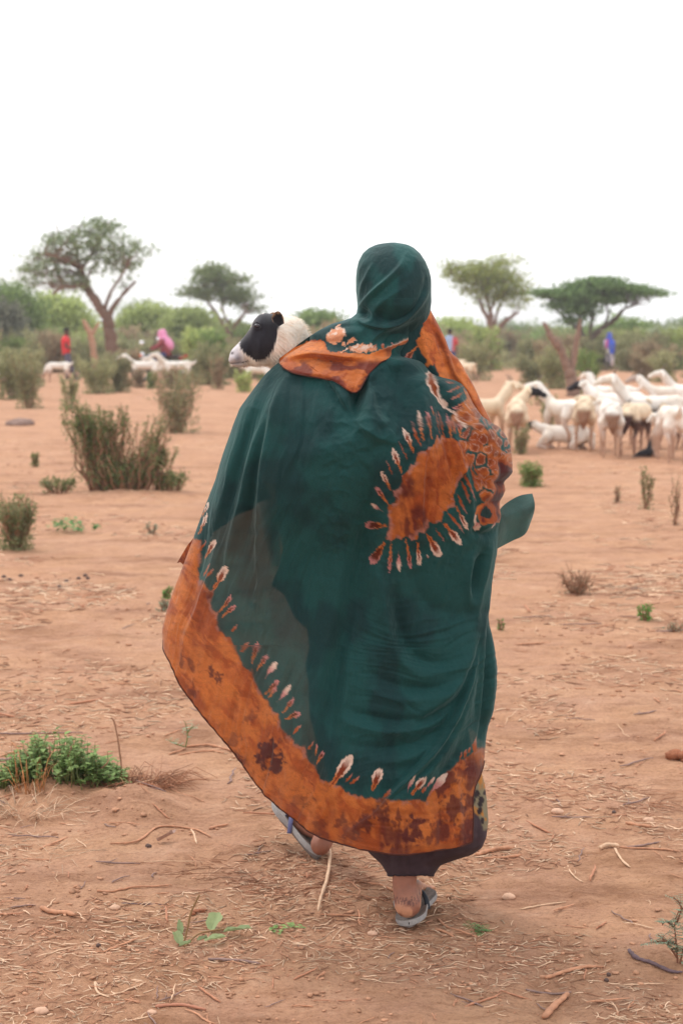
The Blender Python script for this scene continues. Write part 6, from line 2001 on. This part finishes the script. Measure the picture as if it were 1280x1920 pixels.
FL = "goats and sheep standing together in the clearing"
quadruped(968, 846, 84, "cream sheep with a black head seen from behind, nearest to the woman", headcol=BLK, col=CRM, head=(-75, -.02), rump=BRN, group=FL, scale=.98)
quadruped(1060, 842, 152, "black headed sheep lying on the dirt facing left", headcol=BLK, col=WH, head=(6, -.12), lying=True, group=FL, scale=.84)
quadruped(1052, 840, 112, "white goat with raised head looking left beside the lying sheep", "goat", head=(62, .03), col=WH, group=FL, scale=.98)
quadruped(1095, 844, 80, "cream sheep seen from behind, just right of the goat looking left", col=CRM, head=(10, -.16), rump=BRN, group=FL)
quadruped(1160, 830, 152, "long bodied white sheep whose black head shows left between two rumps", headcol=BLK, col=WH, head=(-6, -.02), group=FL, scale=1.02)
quadruped(1142, 857, 86, "cream sheep seen from behind with a brown stained rump, in the middle of the flock", col=WH * .96, head=(4, -.16), rump=BRN * .8, group=FL, scale=1.0)
quadruped(1190, 852, 62, "cream sheep with a dark brown tail patch and black flank", col=CRM, head=(20, -.3), rump=np.array(lin(70, 44, 44)), belly=np.array(lin(90, 66, 60)), legs=np.array(lin(150, 126, 116)), group=FL, scale=.95)
quadruped(1226, 840, 168, "tall white goat standing side on with its head high to the left", "goat", head=(2, .06), col=WH, group=FL, scale=1.06, belly=BRN)
quadruped(1232, 842, 160, "small black goat half hidden below the tall white goat", "goat", head=(0, -.1), col=BLK, legs=BLK, headcol=BLK, group=FL, scale=.78)
quadruped(1256, 866, 92, "white goat seen from behind at the near right of the flock", "goat", head=(10, -.3), col=WH, group=FL, scale=1.0)
quadruped(1292, 858, 186, "black faced goat grazing head down, cut by the right edge", "goat", head=(6, -.72), col=WH, headcol=BLK, group=FL, scale=.95)
quadruped(1150, 796, 150, "white goat at the back with its head turned, above the black headed sheep", "goat", head=(-25, .02), col=WH, headcol=np.array(lin(210, 180, 160)), group=FL)
quadruped(1254, 796, 165, "brownish headed white goat at the back of the flock near the right edge", "goat", head=(-10, -.02), col=WH, headcol=np.array(lin(170, 150, 140)), group=FL)
quadruped(1296, 790, 172, "pale goat stretching its neck upward at the right edge", "goat", head=(0, .04), col=WH, group=FL)
quadruped(1276, 840, 10, "tan faced goat in the flock cut by the right edge", "goat", head=(40, .04), col=CRM, headcol=np.array(lin(200, 160, 120)), group=FL)
quadruped(908, 842, 50, "cream goat hidden behind the woman's elbow, only an ear and neck showing", "goat", head=(-20, .02), col=CRM, group=FL)
BK = "goats wandering in the far scrub"
quadruped(876, 718, 120, "cream goat in the far scrub right of the orange scarf edge", "goat", head=(-40, -.1), col=CRM, group=BK, Y=56)
quadruped(0, 748, 30, "white goat cut by the left edge among the scrub", "goat", head=(0, -.3), col=WH, group=BK)
quadruped(112, 716, 172, "white goat grazing head down in front of the man in red", "goat", head=(0, -.55), col=WH, group=BK, Y=57)
quadruped(274, 722, 178, "leftmost of three white goats in front of the motorbike", "goat", head=(5, -.02), col=WH, group=BK, Y=53, scale=1.15)
quadruped(300, 718, 120, "middle one of the three white goats in front of the motorbike", "goat", head=(40, -.02), col=WH * .97, group=BK, Y=54, scale=1.05)
quadruped(334, 722, 184, "right one of the three white goats in front of the motorbike", "goat", head=(0, .02), col=WH, group=BK, Y=53, scale=1.15)
quadruped(486, 736, 160, "white goat half hidden below the carried sheep's chin", "goat", head=(0, -.1), col=WH, group=BK, Y=48, scale=1.1)


# ------------------------------------------------------------------ people far off
SKIN = material("dark_skin", lin(92, 62, 52), 0.6)


def small_body(root, pose):
    """pose: dict of joint positions in metres from the feet, facing +X"""
    j = pose; n = []; e = []

    def add(p, r, par=None):
        n.append((*p, r)); i = len(n) - 1
        if par is not None: e.append((par, i))
        return i
    pel = add(j['pel'], .12); ch = add(j['chest'], .125, pel); nk = add(j['neck'], .05, ch); hd = add(j['head'], .082, nk)
    hx = Vector(j['head']); add(hx + Vector((.0, 0, .06)), .07, hd); f = add(hx + Vector((.07, 0, -.02)), .03, hd)
    for s in ('l', 'r'):
        sh_ = add(j['sho_' + s], .05, ch); el = add(j['elb_' + s], .038, sh_); ha = add(j['han_' + s], .026, el)
        h = Vector(j['han_' + s]); d = (h - Vector(j['elb_' + s])).normalized()
        pm = add(h + d * .05, .028, ha)
        for k in range(4): add(h + d * (.10 - .004 * k) + Vector((0, (k - 1.5) * .018, -.01)), .009, pm)
        add(h + d * .06 + Vector((.03, 0, .015)), .010, pm)
        hp = add(j['hip_' + s], .08, pel); kn = add(j['kne_' + s], .055, hp); an = add(j['ank_' + s], .036, kn)
        a = Vector(j['ank_' + s]); add(a + Vector((.05, 0, -.05)), .034, an); add(a + Vector((.15, 0, -.065)), .024, len(n) - 1)
    me = skin_mesh(n, e, voxel=0.02, smooth=2); me.materials.append(SKIN)
    o = bpy.data.objects.new("body", me); link(o, root)
    return o


def limb(b, pts, r, col=None, k=12): b.tube(pts, r, k, col)


def person_red():
    Y = 60; x = (127 - 640) / F * Y; root = empty("person", (x, Y, float(gh(x, Y))), "man in a red shirt and grey trousers walking through the scrub, seen from the side", "person", rz=math.radians(20))
    J = dict(pel=(0, 0, .92), chest=(-.02, 0, 1.25), neck=(.0, 0, 1.46), head=(.03, 0, 1.60), sho_l=(-.02, .19, 1.38), elb_l=(-.10, .24, 1.12), han_l=(.10, .20, 1.03), sho_r=(-.02, -.19, 1.38), elb_r=(-.08, -.25, 1.12),
             han_r=(.16, -.22, 1.02), hip_l=(0, .10, .88), kne_l=(.10, .10, .48), ank_l=(.02, .10, .09), hip_r=(0, -.10, .88), kne_r=(.10, -.11, .48), ank_r=(.25, -.12, .09))
    small_body(root, J)
    b = local_mb(); b.loft([(0, 0, .84, .135, .17), (-.01, 0, .95, .135, .175), (-.02, 0, 1.15, .14, .185), (-.02, 0, 1.33, .14, .20), (-.02, 0, 1.42, .10, .17), (-.01, 0, 1.465, .06, .07)], 20)
    for s in ('l', 'r'): b.tube([J['sho_' + s], (np.array(J['sho_' + s]) * .4 + np.array(J['elb_' + s]) * .6)], [.075, .07], 12)
    b.build("shirt", material("red_shirt", lin(214, 46, 54), 0.8, var=.12, scale=8), root)
    b = local_mb(); b.loft([(0, 0, .80, .12, .17), (0, 0, .95, .125, .165)], 18)
    for s in ('l', 'r'): b.tube([J['hip_' + s], J['kne_' + s], np.array(J['ank_' + s]) + np.array([0, 0, .04])], [.105, .085, .075], 12)
    b.build("trousers", material("grey_trousers", lin(92, 84, 98), 0.85, var=.12, scale=8), root)
    b = local_mb(); b.ball((.015, 0, 1.665), (.10, .085, .085), 14, 9); b.build("hair", material("black_hair", lin(34, 28, 28), 0.9), root)
    for s in ('l', 'r'):
        b = local_mb(); a = J['ank_' + s]; b.ball((a[0] + .05, a[1], .035), (.15, .05, .04), 12, 7); b.build("shoe", material("black_shoe", lin(40, 36, 42), 0.6), root)


def person_blue():
    Y = 78; x = (1139 - 640) / F * Y; root = empty("person", (x, Y, float(gh(x, Y))), "woman in a bright blue headscarf and patterned shawl standing beyond the goats", "person", rz=math.radians(-120))
    J = dict(pel=(0, 0, .88), chest=(0, 0, 1.2), neck=(0, 0, 1.40), head=(.02, 0, 1.53), sho_l=(0, .17, 1.32), elb_l=(-.02, .24, 1.08), han_l=(.05, .26, .86), sho_r=(0, -.17, 1.32), elb_r=(-.02, -.23, 1.08),
             han_r=(.15, -.10, 1.0), hip_l=(0, .10, .84), kne_l=(.03, .12, .45), ank_l=(0, .14, .09), hip_r=(0, -.10, .84), kne_r=(.04, -.10, .45), ank_r=(-.05, -.10, .09))
    small_body(root, J)
    b = local_mb()
    b.loft([(0, 0, .20, .18, .23), (0, 0, .45, .18, .23), (0, 0, .75, .18, .24), (0, 0, .98, .17, .22)], 28)
    V = np.concatenate(b.v); st = np.sin(V[:, 2] * 26 + V[:, 1] * 30) > .1
    b.c = [np.where(st[:, None], np.array(lin(60, 66, 96)), np.array(lin(206, 196, 200)))]
    b.build("skirt", material("print_cloth", vcol=True, rough=.85), root)
    b = local_mb(); rings = [(0, 0, z, rx, ry) for z, rx, ry in [(.74, .22, .27), (.86, .21, .27), (1.0, .19, .26), (1.15, .18, .26), (1.30, .15, .23), (1.39, .09, .13), (1.42, .07, .08)]]
    b.loft(rings, 28, cap=False)
    V = np.concatenate(b.v); cc = np.where((V[:, 1] > .02)[:, None], np.array(lin(64, 92, 196)), np.array(lin(190, 190, 214)))
    cc = np.where(((V[:, 1] < .04) & (V[:, 1] > -.12) & (V[:, 2] > .95))[:, None], np.array(lin(190, 90, 140)), cc); cc = np.where((V[:, 2] < .93)[:, None] & (V[:, 1] < .1)[:, None], np.array(lin(214, 206, 182)), cc)
    b.c = [cc]
    b.build("shawl", material("print_cloth"), root)
    b = local_mb(); b.loft([(0, 0, 1.34, .13, .17), (0, 0, 1.42, .10, .12), (-.005, 0, 1.52, .105, .10), (-.005, 0, 1.60, .10, .095), (-.01, 0, 1.65, .06, .055)], 20)
    b.build("headscarf", material("blue_cloth", lin(76, 96, 200), 0.8, var=.1, scale=10), root)


def person_behind():
    Y = 68; x = (842 - 640) / F * Y; root = empty("person", (x, Y, float(gh(x, Y))), "person in a pale blue and red top, half hidden by the orange scarf edge", "person", rz=math.radians(90))
    J = dict(pel=(0, 0, .92), chest=(0, 0, 1.25), neck=(.0, 0, 1.46), head=(.02, 0, 1.60), sho_l=(0, .19, 1.38), elb_l=(0, .26, 1.12), han_l=(.04, .27, .88), sho_r=(0, -.19, 1.38), elb_r=(0, -.26, 1.12), han_r=(.04, -.27, .88),
             hip_l=(0, .10, .88), kne_l=(.02, .10, .48), ank_l=(0, .10, .09), hip_r=(0, -.10, .88), kne_r=(.02, -.11, .48), ank_r=(0, -.12, .09))
    small_body(root, J)
    b = local_mb(); b.loft([(0, 0, .86, .13, .18), (0, 0, 1.0, .13, .19), (0, 0, 1.2, .13, .20), (0, 0, 1.36, .12, .21), (0, 0, 1.44, .09, .15), (0, 0, 1.48, .06, .07)], 20)
    for s in ('l', 'r'): b.tube([J['sho_' + s], J['elb_' + s]], [.075, .06], 12)
    V = np.concatenate(b.v); b.c = [np.where((V[:, 1] < -.10)[:, None], np.array(lin(196, 66, 70)), np.array(lin(160, 176, 206)))]
    b.build("shirt", material("print_cloth"), root)
    b = local_mb()
    for s in ('l', 'r'): b.tube([J['hip_' + s], J['kne_' + s]], [.115, .10], 12)
    b.build("shorts", material("navy_cloth", lin(52, 58, 104), 0.85), root)
    b = local_mb(); b.ball((.005, 0, 1.655), (.10, .09, .09), 14, 9); b.build("hair", material("black_hair"), root)


person_red(); person_blue(); person_behind()


# --- motorbike side on, facing left, with its rider in a pink headscarf
def motorbike():
    Y = 57; xc = (302 - 640) / F * Y; z0 = float(gh(xc, Y))
    root = empty("motorbike", (xc, Y, z0), "dark motorbike with round mirrors and orange lamps behind the three white goats", "motorbike")
    L = lambda nm, c=None, r=.5, **k: material(nm, c, r, **k)
    blk = L("black_metal", lin(36, 38, 46), .4); navy = L("tank_paint", lin(34, 58, 96), .25, spec=.6); org = L("orange_lens", lin(220, 110, 40), .3); red = L("red_paint", lin(170, 70, 60), .4)
    R = .30
    for sx in (-.63, .63):
        w = bpy.data.objects.new("wheel", None); w.location = (0, 0, 0); link(w, root)
        a = np.linspace(0, 2 * np.pi, 33)
        b = local_mb(); b.tube(np.stack([sx + (R - .04) * np.cos(a), 0 * a, R + (R - .04) * np.sin(a)], -1), .045, 10, cap=False); b.build("tyre", L("tyre_rubber", lin(38, 36, 38), .8), w)
        b = local_mb(); b.tube(np.stack([sx + (R - .09) * np.cos(a), 0 * a, R + (R - .09) * np.sin(a)], -1), .016, 8, cap=False)
        for q in np.linspace(0, 2 * np.pi, 13)[:-1]: b.tube([(sx, 0, R), (sx + (R - .1) * math.cos(q), 0, R + (R - .1) * math.sin(q))], .005, 4)
        b.tube([(sx, -.07, R), (sx, .07, R)], .035, 10); b.build("rim", L("chrome", lin(200, 200, 204), .25, metal=.9), w)
    b = local_mb()
    b.tube([(-.63, -.08, R), (-.50, -.08, .62), (-.42, -.07, .88)], .022, 8); b.tube([(-.63, .08, R), (-.50, .08, .62), (-.42, .07, .88)], .022, 8)
    b.tube([(-.42, 0, .85), (-.15, 0, .62), (.15, 0, .45), (.40, 0, .40)], .028, 8); b.tube([(.63, -.1, R), (.20, -.1, .38)], .022, 8); b.tube([(.63, .1, R), (.20, .1, .38)], .022, 8)
    b.tube([(.30, -.12, .72), (.60, -.12, .34)], .022, 8); b.tube([(.30, .12, .72), (.60, .12, .34)], .022, 8)
    b.build("frame", blk, root)
    b = local_mb(); b.ball((-.05, 0, .42), (.18, .13, .15), 14, 9); b.tube([(-.02, 0, .5), (-.14, 0, .66)], .07, 10); b.build("engine", L("engine_metal", lin(110, 110, 114), .4, metal=.6), root)
    b = local_mb(); b.tube([(-.14, .13, .36), (.1, .15, .26), (.72, .16, .34)], [.02, .03, .045], 8); b.build("exhaust", L("chrome"), root)
    b = local_mb(); b.ball((-.20, 0, .82), (.24, .13, .11), 18, 10); b.build("fuel_tank", navy, root)
    b = local_mb(); b.ball((.28, 0, .80), (.40, .13, .06), 18, 8); b.build("seat", L("seat_vinyl", lin(46, 30, 30), .5), root)
    b = local_mb(); b.ball((-.56, 0, .84), (.09, .10, .11), 14, 9); b.build("headlight", L("lamp_glass", lin(210, 214, 220), .1, spec=.8), root)
    for sg in (-1, 1):
        b = local_mb(); b.ball((-.60, sg * .17, .86), (.05, .04, .04), 10, 7); b.build("indicator", org, root)
        b = local_mb(); b.tube([(-.42, 0, .98), (-.36, sg * .22, 1.04), (-.28, sg * .34, 1.02)], .014, 6); b.build("handlebar", blk, root)
        mirror = bpy.data.objects.new("mirror", None); link(mirror, root)
        c = np.array([-.44 + (0.36 if sg > 0 else -.10), sg * .30, 1.25 + (.11 if sg > 0 else 0)])
        b = local_mb(); b.tube([(-.36, sg * .22, 1.04), c], .009, 6); b.build("stalk", blk, mirror)
        b = local_mb(); b.ball(c, (.075, .025, .065), 16, 9); b.build("glass", L("mirror_glass", lin(240, 244, 250), .12, metal=.5), mirror)
    b = local_mb(); b.ball((.66, 0, .78), (.10, .09, .06), 12, 7); b.tube([(.6, 0, .70), (.82, 0, .62)], .05, 8, flat=.4); b.build("rear_fender", red, root)
    b = local_mb(); b.ball((.80, 0, .84), (.06, .07, .05), 12, 7); b.build("tail_lamp", L("red_lens", lin(200, 50, 40), .3), root)
    b = local_mb(); b.tube([(.45, -.14, .86), (.85, -.14, .90)], .012, 6); b.tube([(.45, .14, .86), (.85, .14, .90)], .012, 6); b.tube([(.85, -.14, .90), (.85, .14, .90)], .012, 6); b.build("carrier", blk, root)
    b = local_mb(); b.tube([(-.72, 0, .60), (-.63, 0, .64), (-.52, 0, .62)], .06, 8, flat=.4); b.build("front_fender", navy, root)
    # rider
    p = empty("person", (xc + .20, Y, z0), "motorbike rider wrapped in a pink headscarf, leaning over the handlebars", "person", rz=math.radians(180))
    J = dict(pel=(0, 0, .92), chest=(.08, 0, 1.22), neck=(.13, 0, 1.40), head=(.16, 0, 1.53), sho_l=(.08, .18, 1.33), elb_l=(.26, .24, 1.14), han_l=(.48, .30, 1.05), sho_r=(.08, -.18, 1.33), elb_r=(.26, -.24, 1.14),
             han_r=(.48, -.30, 1.05), hip_l=(.02, .11, .88), kne_l=(.38, .17, .80), ank_l=(.24, .17, .40), hip_r=(.02, -.11, .88), kne_r=(.38, -.17, .80), ank_r=(.24, -.17, .40))
    small_body(p, J)
    b = local_mb(); b.loft([(.0, 0, .84, .17, .19), (.03, 0, 1.0, .16, .19), (.07, 0, 1.2, .16, .21), (.09, 0, 1.34, .13, .20), (.12, 0, 1.42, .08, .09)], 22)
    for s in ('l', 'r'): b.tube([J['sho_' + s], J['elb_' + s], J['han_' + s]], [.075, .065, .05], 12)
    b.build("shirt", material("maroon_cloth", lin(140, 66, 72), .85), p)
    b = local_mb()
    for s in ('l', 'r'): b.tube([J['hip_' + s], J['kne_' + s], J['ank_' + s]], [.11, .09, .07], 12)
    b.build("trousers", material("navy_cloth"), p)
    b = local_mb(); b.loft([(-.13, 0, 1.02, .06, .12), (-.10, 0, 1.12, .13, .20), (-.02, 0, 1.26, .19, .23), (.06, 0, 1.38, .18, .19), (.12, 0, 1.46, .15, .14), (.14, 0, 1.56, .135, .12), (.13, 0, 1.63, .11, .10), (.11, 0, 1.67, .05, .05)], 26)
    b.build("headscarf", material("pink_cloth", lin(226, 146, 184), .85, var=.12, scale=8), p)


motorbike()

# ------------------------------------------------------------------ haze volume added to wash out the background like lens veil
HAZE = 0.0009
hz = MB(); hz.box((0, 4450, 2.55), (12000, 5200, 4.55))
hm = bpy.data.materials.new("veil_haze"); hm.use_nodes = True
N = hm.node_tree.nodes; N.clear()
vo = N.new("ShaderNodeVolumePrincipled"); vo.inputs['Density'].default_value = HAZE; vo.inputs['Color'].default_value = (1, 1, 1, 1)
vo.inputs['Anisotropy'].default_value = 0.2
oo = N.new("ShaderNodeOutputMaterial"); hm.node_tree.links.new(vo.outputs[0], oo.inputs['Volume'])
tag(hz.build("haze", hm, smooth=False), "pale dusty haze hanging over the clearing", kind='stuff')
